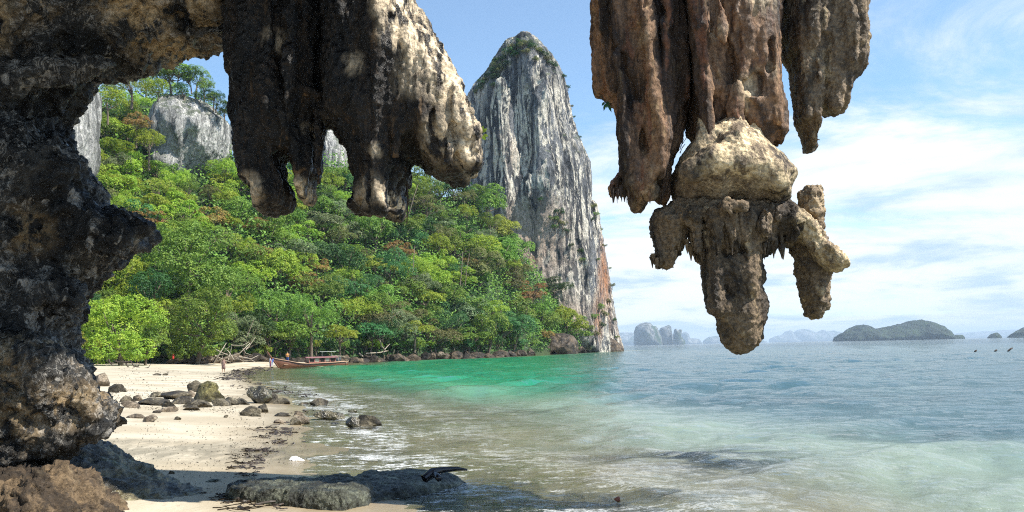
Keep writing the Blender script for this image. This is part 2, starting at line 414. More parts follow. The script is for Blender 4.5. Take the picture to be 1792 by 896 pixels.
c = mixc(t, math_(t, 'MULTIPLY', maprange(t, n3, 0.56, 0.68), 0.35), c, (0.27, 0.25, 0.18))
spk = maprange(t, n2, 0.60, 0.66)
v = N(t, 'ShaderNodeTexVoronoi'); t.links.new(Pn, v.inputs['Vector']); v.inputs['Scale'].default_value = 5.5
spk2 = math_(t, 'MULTIPLY', maprange(t, v.outputs['Distance'], 0.17, 0.10), maprange(t, noise(t, Pn, 1.1, 4, .6), .42, .6))
gf = math_(t, 'ADD', math_(t, 'MULTIPLY', spk, math_(t, 'ADD', math_(t, 'MULTIPLY', grit, 1.0), 0.22)), math_(t, 'MULTIPLY', spk2, 0.55), clamp=True)
c = mixc(t, math_(t, 'MULTIPLY', math_(t, 'MULTIPLY', grit, 0.75), maprange(t, n3, .3, .6)), c, (0.17, 0.15, 0.105))
c = mixc(t, math_(t, 'MULTIPLY', gf, 0.8), c, (0.06, 0.05, 0.04))
c = mixc(t, maprange(t, wet, 0, 1), c, mixc(t, 1.0, c, (0.62, 0.56, 0.47), 'MULTIPLY'))
t.links.new(c, b.inputs['Base Color'])
rw = maprange(t, wet, 0.1, 1.0, 0.95, 0.22); t.links.new(rw, b.inputs['Roughness'])
bp = N(t, 'ShaderNodeBump'); bp.inputs['Distance'].default_value = 0.02; bp.inputs['Strength'].default_value = 0.7
t.links.new(math_(t, 'ADD', n2, n3), bp.inputs['Height']); t.links.new(bp.outputs[0], b.inputs['Normal'])
M['sand'] = m
wetv = np.clip((0.20-GH)/0.2, 0, 1)
gc = [(ground_hit(300, 790), 3.6, 1.7), (ground_hit(420, 790), 2.5, 1.6), (ground_hit(230, 775), 2.0, .9)]
gv = np.zeros_like(GX)
for g, ax_, ay_ in gc: gv = np.maximum(gv, np.clip(1.5-np.sqrt(((GX-g[0])/ax_)**2+((GY-g[1])/ay_)**2), 0, 1))
g2 = ground_hit(330, 652); gv = np.maximum(gv, 0.5*np.clip(1.3-np.sqrt(((GX-g2[0])/16)**2+((GY-g2[1])/9)**2), 0, 1))
sand = link('beach_sand', mesh_np('beach_sand', np.stack([GX, GY, GH], -1).reshape(-1, 3), grid_faces(*GX.shape), m, True, {'wet': wetv.ravel(), 'grit': gv.ravel()}))
tag(sand, kind='structure')
# ------------------------------------------------------------------ sea
rr = np.geomspace(5.0, 22000, 900); aa = np.linspace(-0.62, 0.80, 480)
RR, AA = np.meshgrid(rr, aa, indexing='ij'); WX = RR*np.sin(AA); WY = RR*np.cos(AA)
keep_h, keep_s = terrain_h(WX, WY)
dr = RR*(rr[1]/rr[0]-1)
wz = np.zeros_like(WX)
P = np.stack([WX.ravel(), WY.ravel(), WX.ravel()*0], 1)
near = np.clip((-keep_h)/0.5, 0.12, 1)
wob = pn(P, 0.11, 2).reshape(WX.shape)*2.0+pn(P, 0.5, 4).reshape(WX.shape)*0.5
grp = np.clip(0.75+pn(P, 0.07, 12).reshape(WX.shape), 0.3, 1.5)
for i in range(22):
    lam = 0.45*1.155**i; th = R(-55)+rng.normal()*0.55; kx, ky = math.sin(th), math.cos(th)
    amp = lam*0.0105*np.clip((lam/dr-2.2)/3, 0, 1)
    ph = 2*np.pi/lam*(kx*WX+ky*WY+wob*lam*0.35)+rng.uniform(0, 6.28)
    wz += amp*(np.sin(ph)+0.25*np.cos(2*ph))
wz *= near*grp*0.85
wz += 0.02*fbm(P, (1.3, 2.2, 1), 3, .5, 31).reshape(WX.shape)*np.clip(1-RR/80, 0, 1)*near
# small swell that steepens near the sand, and a second one behind it
def swell(pts, hgt, w):
    q = np.array([gz(*p) for p in pts]); d = np.full(WX.shape, 1e9); tt = np.zeros_like(WX); sgn = np.zeros_like(WX)
    L = 0
    for i in range(len(q)-1):
        e = q[i+1]-q[i]; tx = np.clip(((WX-q[i][0])*e[0]+(WY-q[i][1])*e[1])/(e@e), 0, 1)
        ddx = WX-q[i][0]-e[0]*tx; ddy = WY-q[i][1]-e[1]*tx; dn = np.hypot(ddx, ddy)
        sg = np.sign(e[0]*ddy-e[1]*ddx); mm = dn < d
        d = np.where(mm, dn, d); tt = np.where(mm, (i+tx)/(len(q)-1), tt); sgn = np.where(mm, sg, sgn)
    s = d*sgn; prof = np.where(s > 0, np.exp(-(s/(w*1.8))**2), np.exp(-(s/(w*0.55))**2))
    return hgt*prof*np.sin(np.pi*np.clip(tt, 0, 1))**0.6
sw = swell([(960, 775), (1100, 783), (1200, 797), (1300, 815), (1420, 845)], 0.13, 0.55)
sw += swell([(1050, 745), (1250, 757), (1500, 775), (1700, 800)], 0.07, 0.8)
sw += swell([(980, 845), (1080, 850), (1180, 875), (1260, 905)], 0.07, 0.35)
sw += swell([(1250, 850), (1400, 865), (1600, 885), (1760, 915)], 0.07, 0.5)
wz += sw
wz += np.clip(1-RR/5, 0, 0)
depth = np.maximum(0, -keep_h)
az = WX/np.maximum(WY, 1)
sm = lambda e0, e1, v: (lambda q: q*q*(3-2*q))(np.clip((v-e0)/(e1-e0), 0, 1))
green = sm(24, 58, WY)*(1-sm(0.02, 0.16, az))
bed = 0.5+0.5*np.clip(fbm(P, 0.22, 3, .5, 17).reshape(WX.shape)*1.6, -1, 1)
foam = 0.65*np.exp(-(depth/0.16)**2)*np.clip((depth+0.02)/0.03, 0, 1)*(RR < 70)+0.13*np.exp(-(depth/0.5)**2)*(RR < 45)+np.clip(sw/0.13-0.75, 0, 1)*0.7
wb = np.zeros_like(WX)
for (x, y, a_, b_, s_) in [(1190, 800, 2.0, .8, 1), (1250, 812, 1.6, .6, .9), (1310, 822, 1.2, .5, .6), (760, 722, 3, 1.4, .6), (820, 724, 4, 1.2, .6), (720, 735, 2.5, 1.2, .5), (900, 880, 1.6, .35, .7), (1400, 700, 6, 2, .4), (1560, 760, 3, 1.2, .4)]:
    g_ = gz(x, y); wb = np.maximum(wb, s_*np.clip(1.5-np.sqrt(((WX-g_[0])/a_)**2+((WY-g_[1])/b_)**2), 0, 1))
# drop cells wholly under land
Fc = grid_faces(*WX.shape); dep = keep_h.ravel(); Fc = Fc[(dep[Fc].min(1) < 0.10) & (keep_s.ravel()[Fc].min(1) < 3)]
m, t, b, out = newmat('sea_water'); Pn = objco(t)
dA = N(t, 'ShaderNodeAttribute', attribute_name='depth').outputs['Fac']; gA = N(t, 'ShaderNodeAttribute', attribute_name='green').outputs['Fac']
fA = N(t, 'ShaderNodeAttribute', attribute_name='foam').outputs['Fac']; bA = N(t, 'ShaderNodeAttribute', attribute_name='bed').outputs['Fac']
deepc = mixc(t, gA, (0.052, 0.105, 0.115), (0.010, 0.20, 0.09))
farA = maprange(t, dA, 4.5, 6.5)
deepc = mixc(t, farA, deepc, (0.008, 0.045, 0.075))
shc = mixc(t, bA, (0.36, 0.39, 0.26), (0.60, 0.53, 0.34))
shc = mixc(t, gA, shc, (0.12, 0.27, 0.14))
shc = mixc(t, maprange(t, dA, 0.14, 0.5), shc, mixc(t, gA, (0.28, 0.34, 0.25), (0.06, 0.27, 0.13)))
c = mixc(t, maprange(t, dA, 0.35, 1.25), shc, deepc)
kA = N(t, 'ShaderNodeAttribute', attribute_name='weedbed').outputs['Fac']
c = mixc(t, math_(t, 'MULTIPLY', kA, maprange(t, noise(t, Pn, 0.9, 5, .6, .6, mscale=(.6, 1.4, 1)), .40, .52)), c, (0.02, 0.035, 0.035))
b.inputs['Roughness'].default_value = 1.0; b.inputs['Specular IOR Level'].default_value = 0.0
t.links.new(c, b.inputs['Base Color'])
tr = N(t, 'ShaderNodeBsdfTransparent'); tr.inputs[0].default_value = (0.86, 0.95, 0.88, 1)
mx = N(t, 'ShaderNodeMixShader'); t.links.new(maprange(t, dA, 0.0, 0.8, 0.02, 1.0), mx.inputs[0]); t.links.new(tr.outputs[0], mx.inputs[1]); t.links.new(b.outputs[0], mx.inputs[2])
gl = N(t, 'ShaderNodeBsdfGlossy'); gl.inputs['Roughness'].default_value = 0.05
w1 = noise(t, Pn, 2.6, 7, 0.62, 0.5, mscale=(0.8, 1.5, 1)); w2 = noise(t, Pn, 0.5, 5, 0.6, 0.4, mscale=(0.7, 1.6, 1), loc=(7, 3, 1)); w3 = noise(t, Pn, 0.06, 4, 0.6, 0.3, mscale=(0.7, 2.0, 1), loc=(1, 3, 1))
hh = math_(t, 'ADD', math_(t, 'MULTIPLY', w1, 0.11), math_(t, 'ADD', math_(t, 'MULTIPLY', w2, 0.24), math_(t, 'MULTIPLY', w3, 0.8)))
bp = N(t, 'ShaderNodeBump'); bp.inputs['Distance'].default_value = 0.8; bp.inputs['Strength'].default_value = 0.8
t.links.new(hh, bp.inputs['Height'])
for q in (b, gl): t.links.new(bp.outputs[0], q.inputs['Normal'])
fr = N(t, 'ShaderNodeFresnel'); fr.inputs[0].default_value = 1.33; t.links.new(bp.outputs[0], fr.inputs['Normal'])
m2 = N(t, 'ShaderNodeMixShader'); t.links.new(fr.outputs[0], m2.inputs[0]); t.links.new(mx.outputs[0], m2.inputs[1]); t.links.new(gl.outputs[0], m2.inputs[2])
fn = math_(t, 'ADD', math_(t, 'MULTIPLY', noise(t, Pn, 3.6, 10, 0.74, 0.5, mscale=(0.6, 1.2, 1)), 0.75), math_(t, 'MULTIPLY', noise(t, Pn, 0.45, 3, 0.5, 0.6, mscale=(.6, 1.3, 1), loc=(5, 5, 5)), 0.25))
bandn = math_(t, 'SINE', math_(t, 'ADD', math_(t, 'MULTIPLY', dA, 42.0), math_(t, 'MULTIPLY', noise(t, Pn, 0.5, 4, .6, .5, loc=(9, 1, 2)), 9.0)))
fn = math_(t, 'ADD', fn, maprange(t, bandn, 0.2, 1.0, -0.02, 0.035))
vo = N(t, 'ShaderNodeTexVoronoi', feature='DISTANCE_TO_EDGE'); mp_ = N(t, 'ShaderNodeMapping'); mp_.inputs['Scale'].default_value = (4.5, 8.0, 4.5); vw = N(t, 'ShaderNodeVectorMath', operation='ADD'); nn_ = N(t, 'ShaderNodeTexNoise'); t.links.new(Pn, nn_.inputs['Vector']); nn_.inputs['Scale'].default_value = 3.0; nn_.inputs['Detail'].default_value = 5; t.links.new(Pn, vw.inputs[0]); t.links.new(nn_.outputs['Color'], vw.inputs[1]); t.links.new(vw.outputs[0], mp_.inputs[0]); t.links.new(mp_.outputs[0], vo.inputs['Vector']); vo.inputs['Scale'].default_value = 1.0
lace = maprange(t, vo.outputs['Distance'], 0.16, 0.03, 0.25, 1.0)
ff = math_(t, 'MULTIPLY', fA, maprange(t, math_(t, 'ADD', fn, math_(t, 'MULTIPLY', lace, 0.03)), 0.52, 0.60)); ff = math_(t, 'MULTIPLY', ff, math_(t, 'ADD', lace, 0.1)); ff = math_(t, 'MULTIPLY', ff, 0.9, clamp=True)
fd = N(t, 'ShaderNodeBsdfDiffuse'); fd.inputs[0].default_value = (0.82, 0.84, 0.84, 1)
m3 = N(t, 'ShaderNodeMixShader'); t.links.new(ff, m3.inputs[0]); t.links.new(m2.outputs[0], m3.inputs[1]); t.links.new(fd.outputs[0], m3.inputs[2])
t.links.new(m3.outputs[0], out.inputs[0])
M['water'] = m
sea = link('sea_water', mesh_np('sea_water', np.stack([WX, WY, wz], -1).reshape(-1, 3), Fc, m, True, {'depth': depth.ravel(), 'green': green.ravel(), 'foam': foam.ravel(), 'bed': bed.ravel(), 'weedbed': wb.ravel()}))
tag(sea, kind='structure')
# ------------------------------------------------------------------ hillside
def hill_z(px, Dv):
    d0 = np.interp(px, TREE_PX, TREE_D); t = (608-0.0209*(px-896)-np.interp(px, CREST_PX, CREST_PY))/F
    d1 = SLP*d0/(SLP-np.minimum(t, SLP*0.9)); zc = SLP*(d1-d0)
    z = np.minimum(SLP*(Dv-d0), zc-0.10*(Dv-d1))
    return z, d0, d1
def hill_hit(px, py):
    t = (608-0.0209*(px-896)-py)/F
    d0 = np.interp(px, TREE_PX, TREE_D); _, _, d1 = hill_z(px, d0)
    return min(SLP*d0/max(SLP-t, 0.05), d1+6)
pxs = np.linspace(-400, 1088, 330); ks = np.concatenate([np.linspace(0, 1, 110), np.linspace(1.01, 1.5, 12)])
KK, PXX = np.meshgrid(ks, pxs, indexing='ij')
_, d0, d1 = hill_z(PXX, PXX*0+200); DV = d0+(d1-d0)*KK
HZ, _, _ = hill_z(PXX, DV); HX = (PXX-CX)/F*DV
P = np.stack([HX.ravel(), DV.ravel(), HZ.ravel()], 1)
HZ = np.where(KK > 0, HZ, -1.5)+(np.clip(KK*6, 0, 1)*(3.0*fbm(P, 0.05, 3, .5, 3)+1.0*pn(P, 0.25, 9)).reshape(HZ.shape))
M['hill'] = simple('forest_floor', (0.03, 0.05, 0.015), 1.0, 0, 0.6, 0.3)
hill = link('hillside', mesh_np('hillside', np.stack([HX, DV, HZ], -1).reshape(-1, 3), grid_faces(*HX.shape), M['hill'], True))
tag(hill, kind='structure')
def hill_top(px, Dv):
    j = (px+400)/1488*329; _, a, bb = hill_z(px, Dv); return float(hill_z(px, Dv)[0])
def warp(P, a=.18, f=1.3):
    return P+np.stack([a*pn(P, f, 3), a*pn(P, f, 23), a*pn(P, f, 43)], 1)
# ------------------------------------------------------------------ cave mouth rock, left
ARCH = [(-380, -270), (690, -270), (712, -60), (693, 0), (642, 25), (602, 42), (570, 64), (520, 70), (482, 74), (440, 80), (402, 83), (362, 87), (321, 93), (301, 102), (281, 112), (266, 131), (240, 134), (215, 137), (180, 148), (150, 146),
        (138, 155), (112, 185), (97, 205), (104, 235), (122, 262), (135, 282), (155, 305), (167, 322), (176, 345), (186, 356), (200, 350), (225, 351), (245, 362), (258, 377), (269, 400), (267, 432), (258, 466),
        (240, 452), (219, 450), (207, 475), (187, 488), (165, 512), (145, 536), (142, 556), (128, 570), (116, 582), (118, 612), (135, 632), (150, 655), (155, 700), (150, 860), (-380, 900)]
low_cave = [lambda P: -0.16*ridge(P, (0.9, 0.9, 0.75), 3, .55, 2), lambda P: 0.22*fbm(P, 0.55, 2, .5, 8)]
fine_cave = [lambda P: 0.22*ridge(P, 1.7, 4, .62, 4), lambda P: -0.08*ridge(P, 4.5, 4, .66, 14)]
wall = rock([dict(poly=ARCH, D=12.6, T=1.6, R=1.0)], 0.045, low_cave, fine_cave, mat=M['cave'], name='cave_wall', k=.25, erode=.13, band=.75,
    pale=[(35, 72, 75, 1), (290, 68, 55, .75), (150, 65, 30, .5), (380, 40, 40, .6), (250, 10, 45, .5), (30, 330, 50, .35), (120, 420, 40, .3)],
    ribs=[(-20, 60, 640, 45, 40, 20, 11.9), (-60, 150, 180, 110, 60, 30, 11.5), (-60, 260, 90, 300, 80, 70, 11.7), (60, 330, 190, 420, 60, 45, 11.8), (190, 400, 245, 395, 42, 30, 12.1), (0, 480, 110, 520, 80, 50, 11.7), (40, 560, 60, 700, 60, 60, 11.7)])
tag(wall, 'dark craggy cave wall and low ceiling arching over the left side of the beach', 'cave wall')
BLD = [(-120, 590), (-20, 560), (60, 575), (105, 610), (135, 640), (155, 668), (176, 684), (192, 696), (202, 718), (204, 747), (192, 764), (170, 777), (150, 792), (128, 808), (100, 823), (60, 832), (20, 818), (-120, 800)]
bld = rock([dict(poly=BLD, D=11.4, T=1.1, R=0.8)], 0.032, [lambda P: -0.13*ridge(P, 1.3, 3, .55, 5), lambda P: 0.12*fbm(P, .9, 2, .5, 3)],
    [lambda P: 0.16*ridge(P, 2.1, 4, .62, 7), lambda P: -0.07*ridge(P, 5, 4, .66, 11)], mat=M['cave'], name='boulder', k=.2, erode=.09, band=.5,
    pale=[(60, 640, 60, .4), (170, 700, 40, .45), (90, 720, 60, .3)], ribs=[(60, 640, 110, 760, 55, 40, 10.8), (150, 700, 165, 750, 35, 30, 10.9), (0, 700, 20, 780, 60, 40, 10.8)])
tag(bld, 'big rounded pitted grey brown boulder leaning out from the cave wall at lower left', 'boulder')
BASE = [(-120, 800), (20, 822), (60, 830), (100, 812), (125, 818), (148, 846), (165, 862), (185, 885), (200, 905), (215, 990), (-120, 990)]
base = rock([dict(poly=BASE, D=10.4, T=1.0, R=0.6)], 0.03, [lambda P: -0.10*ridge(P, 1.6, 3, .55, 25)], [lambda P: 0.15*ridge(warp(P, .25, 1.2), 2.2, 5, .66, 17), lambda P: -0.06*ridge(P, 6, 3, .66, 21)],
    mat=M['base_rock'], name='rock_ledge', k=.2, band=.4)
tag(base, 'warm brown sharply pitted rock ledge in the bottom left corner', 'rock')
SLAB = [(40, 740), (110, 752), (165, 783), (192, 803), (222, 820), (270, 840), (305, 855), (345, 868), (380, 890), (388, 915), (385, 1000), (-60, 1000), (0, 760)]
slab = rock([dict(poly=SLAB, D=12.6, T=1.9, R=1.5)], 0.035, [lambda P: -0.07*ridge(P, (1.0, 1.0, 2.0), 3, .55, 15), lambda P: 0.05*fbm(P, 1.4, 2, .5, 3)],
    [lambda P: 0.11*ridge(warp(P, .3, .8), (1.6, 1.6, 5), 4, .62, 37), lambda P: -0.03*ridge(P, 7, 3, .62, 11)], mat=M['wet_rock'], name='wet_ledge', k=.2, band=.4,
    ribs=[(168, 792, 225, 826, 14, 10, 13.2), (225, 826, 285, 850, 10, 7, 13.3), (250, 830, 300, 862, 12, 8, 13.0)], holes=[(270, 905, 315, 905, 26, 22, 10.9)])
tag(slab, 'wet sloping brown and green rock ledge running down onto the sand below the boulder', 'rock')
# ------------------------------------------------------------------ stalactites, left pair
TOP = -290
HIND = [(400, TOP), (401, 60), (404, 120), (410, 150), (409, 195), (410, 245), (413, 284), (423, 320), (430, 328), (437, 323), (446, 345), (450, 374), (470, 381), (490, 373), (508, 368), (513, 347), (505, 323), (495, 300), (494, 284), (500, 275), (509, 281), (517, 304), (520, 347), (528, 361), (545, 359), (550, 350), (555, 320), (562, 314), (564, 284), (563, 261), (567, 230), (578, 150), (590, 60), (600, TOP)]
flute = lambda f, a, o: (lambda P: a*1.5*ridge(P, (f, f, f*.13), 2, .5, o))
fineL = [lambda P: -0.10*ridge(warp(P), (3.0, 3.0, .5), 3, .55, 4), lambda P: 0.05*ridge(P, (5, 5, 2.4), 4, .66, 24)*np.clip(.6+1.5*pn(P, .9, 7), 0, 1.4), lambda P: 0.02*fbm(P, 11, 3, .65, 14)]
hind = rock([dict(poly=HIND, D=12.0, T=0.85, R=0.5)], 0.026, [flute(1.6, .16, 3), lambda P: 0.06*fbm(P, 1.6, 2, .5, 8)], fineL, mat=M['stal_dark'], name='stalactite', erode=.035, band=.4, k=.12,
    pale=[(455, 345, 26, .8), (535, 340, 18, .8), (508, 105, 20, .4), (553, 240, 12, .5)],
    ribs=[(505, 60, 508, 125, 18, 12, 11.35), (540, 60, 548, 190, 9, 9, 11.4), (505, 145, 560, 165, 9, 12, 11.35), (558, 165, 558, 320, 14, 10, 11.5), (435, 60, 425, 300, 20, 12, 11.4)])
tag(hind, 'black two footed stalactite nearest the cave wall, left of the pale shouldered one', 'stalactite')
HEAD = [(566, TOP), (564, 150), (563, 228), (572, 226), (584, 236), (596, 253), (607, 263), (613, 277), (619, 300), (624, 312), (622, 339), (610, 355), (608, 366), (638, 376), (669, 382), (687, 385), (704, 374), (709, 352), (704, 335), (708, 324), (718, 322), (721, 287), (745, 303), (767, 317), (794, 329), (812, 324), (826, 312), (843, 299), (848, 277), (843, 250), (830, 205), (812, 152), (790, 103), (763, 62), (745, 27), (730, 2), (716, -60), (700, TOP)]
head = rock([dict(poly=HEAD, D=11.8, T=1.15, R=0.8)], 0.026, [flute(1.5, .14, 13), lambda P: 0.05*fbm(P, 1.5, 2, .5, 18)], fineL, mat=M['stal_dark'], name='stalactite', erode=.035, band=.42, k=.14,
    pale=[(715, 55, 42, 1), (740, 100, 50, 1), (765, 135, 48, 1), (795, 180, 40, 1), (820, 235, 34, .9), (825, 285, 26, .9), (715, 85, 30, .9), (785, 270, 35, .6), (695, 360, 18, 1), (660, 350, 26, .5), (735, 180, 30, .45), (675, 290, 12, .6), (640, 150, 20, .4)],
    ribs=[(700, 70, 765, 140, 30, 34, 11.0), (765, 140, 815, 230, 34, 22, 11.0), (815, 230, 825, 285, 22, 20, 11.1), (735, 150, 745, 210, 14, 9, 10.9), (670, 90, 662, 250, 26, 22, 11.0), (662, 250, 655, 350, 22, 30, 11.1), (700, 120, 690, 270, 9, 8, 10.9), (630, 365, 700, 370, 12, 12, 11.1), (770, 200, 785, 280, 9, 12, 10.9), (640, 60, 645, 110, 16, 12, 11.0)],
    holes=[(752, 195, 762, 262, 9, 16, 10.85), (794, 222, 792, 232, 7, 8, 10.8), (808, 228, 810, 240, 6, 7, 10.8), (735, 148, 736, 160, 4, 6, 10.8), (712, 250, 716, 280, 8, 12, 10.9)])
tag(head, 'massive stalactite with pale sunlit right shoulder and snout shaped lower end', 'stalactite')
# ------------------------------------------------------------------ stalactites, right group
COLA = [(1026, TOP), (1031, 10), (1034, 50), (1037, 100), (1041, 150), (1044, 163), (1056, 166), (1063, 176), (1072, 180), (1075, 192), (1081, 225), (1088, 247), (1086, 275), (1082, 300), (1071, 311), (1062, 325), (1069, 336), (1076, 346), (1083, 338), (1092, 341), (1098, 346), (1098, 362), (1107, 373), (1121, 374), (1130, 358), (1134, 347), (1142, 346), (1150, 358), (1161, 362), (1170, 352), (1172, 335), (1174, 310), (1181, 282), (1188, 262), (1194, 235), (1201, 205), (1204, 197), (1212, 190), (1212, 100), (1205, TOP)]
fineR = [lambda P: -0.09*ridge(warp(P), (3.4, 3.4, .45), 3, .55, 4), lambda P: 0.045*ridge(P, (5, 5, 2.2), 4, .66, 24)*np.clip(.3+1.8*pn(P, .9, 7), 0, 1.4), lambda P: 0.014*fbm(P, 11, 3, .65, 14)]
cola = rock([dict(poly=COLA, D=12.1, T=0.75, R=0.5)], 0.026, [flute(1.7, .22, 23), lambda P: 0.05*fbm(P, 2.0, 2, .5, 28)], fineR, mat=M['stal_brown'], name='stalactite', erode=.035, band=.4, k=.1,
    pale=[(1120, 340, 30, .35), (1110, 100, 12, .3)],
    ribs=[(1075, -60, 1095, 300, 14, 16, 11.5), (1130, -60, 1135, 240, 18, 14, 11.4), (1170, 0, 1160, 240, 14, 10, 11.5), (1050, -60, 1055, 140, 14, 10, 11.7), (1082, 316, 1140, 334, 15, 18, 11.6), (1075, 330, 1076, 342, 7, 4, 11.7), (1110, 180, 1110, 320, 16, 22, 11.5)],
    holes=[(1067, 118, 1070, 140, 4.8, 6.4, 11.4), (1067, 118, 1070, 140, 4.8, 4.8, 12.1), (1103, -80, 1106, 70, 8, 8, 11.2), (1148, 100, 1146, 190, 9.6, 8, 11.2), (1117, 185, 1121, 235, 8, 11.2, 11.15)])
tag(cola, 'long reddish brown stalactite column at the left of the right hand group', 'stalactite')
grp = empty('stalactite', tuple(at(1270, 300, 11.6)), 'giant centre stalactite with a pale bulge, a sideways arm and a hanging blunt tip', 'stalactite')
def gpart(o, label=None):
    o.parent = grp; o.location = (0, 0, 0); me = o.data
    co = np.empty(len(me.vertices)*3, np.float32); me.vertices.foreach_get('co', co)
    co = co.reshape(-1, 3)-np.array(grp.location, np.float32); me.vertices.foreach_set('co', co.ravel())
    tag(o, label); return o
COLB = [(1160, TOP), (1178, 0), (1192, 100), (1203, 185), (1206, 230), (1225, 250), (1300, 262), (1340, 262), (1352, 268), (1358, 266), (1368, 245), (1369, 200), (1363, 160), (1359, 110), (1366, 60), (1380, TOP)]
o = rock([dict(poly=COLB, D=12.0, T=0.85, R=0.6)], 0.026, [flute(1.6, .24, 43), lambda P: 0.05*fbm(P, 2.0, 2, .5, 48)], fineR, mat=M['stal_brown'], name='column', erode=.035, band=.4, k=.1,
    pale=[(1305, 35, 28, .8), (1290, 180, 26, .6), (1315, 150, 18, .5), (1235, 90, 14, .3)],
    ribs=[(1215, -60, 1240, 240, 22, 18, 11.3), (1265, -60, 1270, 230, 12, 14, 11.5), (1298, 40, 1290, 235, 14, 18, 11.3), (1335, 20, 1340, 200, 14, 14, 11.5), (1350, 160, 1345, 250, 14, 10, 11.6)],
    holes=[(1283, 60, 1268, 200, 11.2, 12.8, 11.15), (1322, 70, 1328, 150, 11.2, 12.8, 11.2), (1345, 60, 1350, 120, 8, 11.2, 11.3), (1245, -80, 1250, 40, 8, 8, 11.1)])
gpart(o)
BULGE = [(1262, 211), (1297, 219), (1327, 245), (1350, 262), (1362, 271), (1375, 289), (1389, 303), (1388, 324), (1378, 337), (1381, 357), (1352, 374), (1328, 360), (1300, 377), (1272, 360), (1246, 380), (1216, 362), (1192, 370), (1178, 349), (1174, 325), (1176, 300), (1184, 276), (1200, 257), (1217, 239), (1240, 217)]
o = rock([dict(poly=BULGE, D=11.75, T=1.0, R=0.75)], 0.022, [lambda P: 0.06*fbm(P, 1.5, 2, .5, 58), lambda P: -0.05*ridge(P, 2.2, 2, .5, 3)], [lambda P: 0.04*ridge(P, (3.6, 3.6, 4.5), 4, .62, 64)*np.clip(.5+1.6*pn(P, 1.1, 7), 0.1, 1.5), lambda P: 0.013*fbm(P, 11, 3, .65, 14)], mat=M['stal_grey'], name='bulge', erode=.03, band=.4, k=.12,
    pale=[(1270, 250, 80, 1), (1260, 290, 60, .9), (1320, 290, 55, .8), (1345, 320, 40, .6)],
    ribs=[(1288, 165, 1290, 262, 12, 26, 11.35), (1236, 185, 1232, 268, 14, 24, 11.35), (1318, 205, 1335, 290, 9, 22, 11.45), (1208, 302, 1248, 278, 24, 27, 11.0), (1248, 278, 1312, 280, 27, 27, 10.95), (1312, 280, 1362, 318, 27, 20, 11.05), (1250, 236, 1290, 236, 14, 14, 11.3)],
    holes=[(1180, 330, 1245, 343, 30, 20, 10.72), (1262, 318, 1275, 350, 9, 14, 10.62), (1300, 330, 1312, 358, 7, 13, 10.66), (1330, 352, 1372, 350, 8, 8, 10.8), (1250, 300, 1258, 312, 4, 6, 10.66)])
gpart(o, 'pale cream rounded bulge')
MID = [(1178, 345), (1164, 361), (1148, 363), (1136, 380), (1138, 402), (1144, 422), (1146, 440), (1143, 455), (1153, 470), (1168, 474), (1180, 460), (1186, 450), (1192, 444), (1197, 421), (1204, 413), (1210, 420), (1213, 440), (1218, 456), (1232, 462), (1250, 470), (1300, 470), (1322, 460), (1331, 454), (1343, 450), (1352, 444), (1358, 425), (1366, 432), (1375, 436), (1384, 431), (1398, 425), (1392, 370), (1378, 352), (1300, 345)]
fineM = [lambda P: 0.075*ridge(P, (5.5, 5.5, 1.1), 4, .62, 4), lambda P: 0.025*fbm(P, 12, 3, .65, 14)]
o = rock([dict(poly=MID, D=11.75, T=0.7, R=0.5)], 0.022, [flute(2.6, .12, 53), lambda P: 0.04*fbm(P, 2.6, 2, .5, 48)], fineM, mat=M['stal_grey'], name='drip_shelf', erode=.03, band=.35, k=.08,
    ribs=[(1165, 380, 1165, 455, 18, 17, 11.5), (1262, 360, 1290, 358, 16, 15, 10.95), (1220, 370, 1222, 440, 10, 6, 11.2), (1250, 372, 1254, 448, 12, 7, 11.1), (1310, 370, 1312, 450, 13, 7, 11.15), (1340, 375, 1342, 440, 10, 6, 11.2), (1280, 380, 1284, 460, 10, 7, 11.1)],
    holes=[(1240, 350, 1330, 348, 6, 7, 10.95), (1185, 420, 1190, 440, 4, 5, 11.2)])
gpart(o)
ARM = [(1350, 352), (1378, 356), (1401, 366), (1412, 374), (1424, 385), (1440, 402), (1450, 416), (1468, 438), (1484, 461), (1479, 473), (1455, 481), (1435, 473), (1424, 458), (1412, 434), (1397, 424), (1375, 418), (1350, 400)]
fineA = [lambda P: 0.05*ridge(P, (4.5, 4.5, 3), 4, .62, 4), lambda P: 0.022*fbm(P, 12, 3, .65, 14)]
o = rock([dict(poly=ARM, D=11.55, T=0.42, R=0.3)], 0.018, [lambda P: 0.05*fbm(P, 3, 2, .5, 44)], fineA, mat=M['stal_grey'], name='arm', erode=.03, band=.25, k=.08, ribs=[(1385, 385, 1465, 462, 17, 15, 11.4)], pale=[(1420, 400, 60, .6), (1460, 455, 30, .6)])
gpart(o, 'arm slanting down to the right')
STUB = [(1396, 345), (1401, 334), (1413, 325), (1433, 326), (1438, 335), (1437, 361), (1441, 375), (1440, 400), (1436, 415), (1410, 395), (1402, 372)]
o = rock([dict(poly=STUB, D=11.9, T=0.26, R=0.22)], 0.016, [lambda P: 0.035*fbm(P, 4, 2, .5, 84)], fineA, mat=M['stal_grey'], name='stub', band=.2, k=.05, pale=[(1425, 350, 30, .4)])
gpart(o, 'blunt upright stub above the arm')
PRONG = [(1380, 410), (1384, 436), (1392, 454), (1394, 478), (1400, 502), (1403, 526), (1410, 538), (1412, 553), (1421, 557), (1438, 556), (1442, 545), (1449, 537), (1449, 523), (1447, 506), (1453, 488), (1452, 470), (1430, 430)]
o = rock([dict(poly=PRONG, D=11.85, T=0.3, R=0.26)], 0.018, [lambda P: 0.035*fbm(P, 3.4, 2, .5, 94)], fineA, mat=M['stal_grey'], name='prong', band=.2, k=.05, pale=[(1435, 520, 18, .5)])
gpart(o, 'prong hanging under the arm')
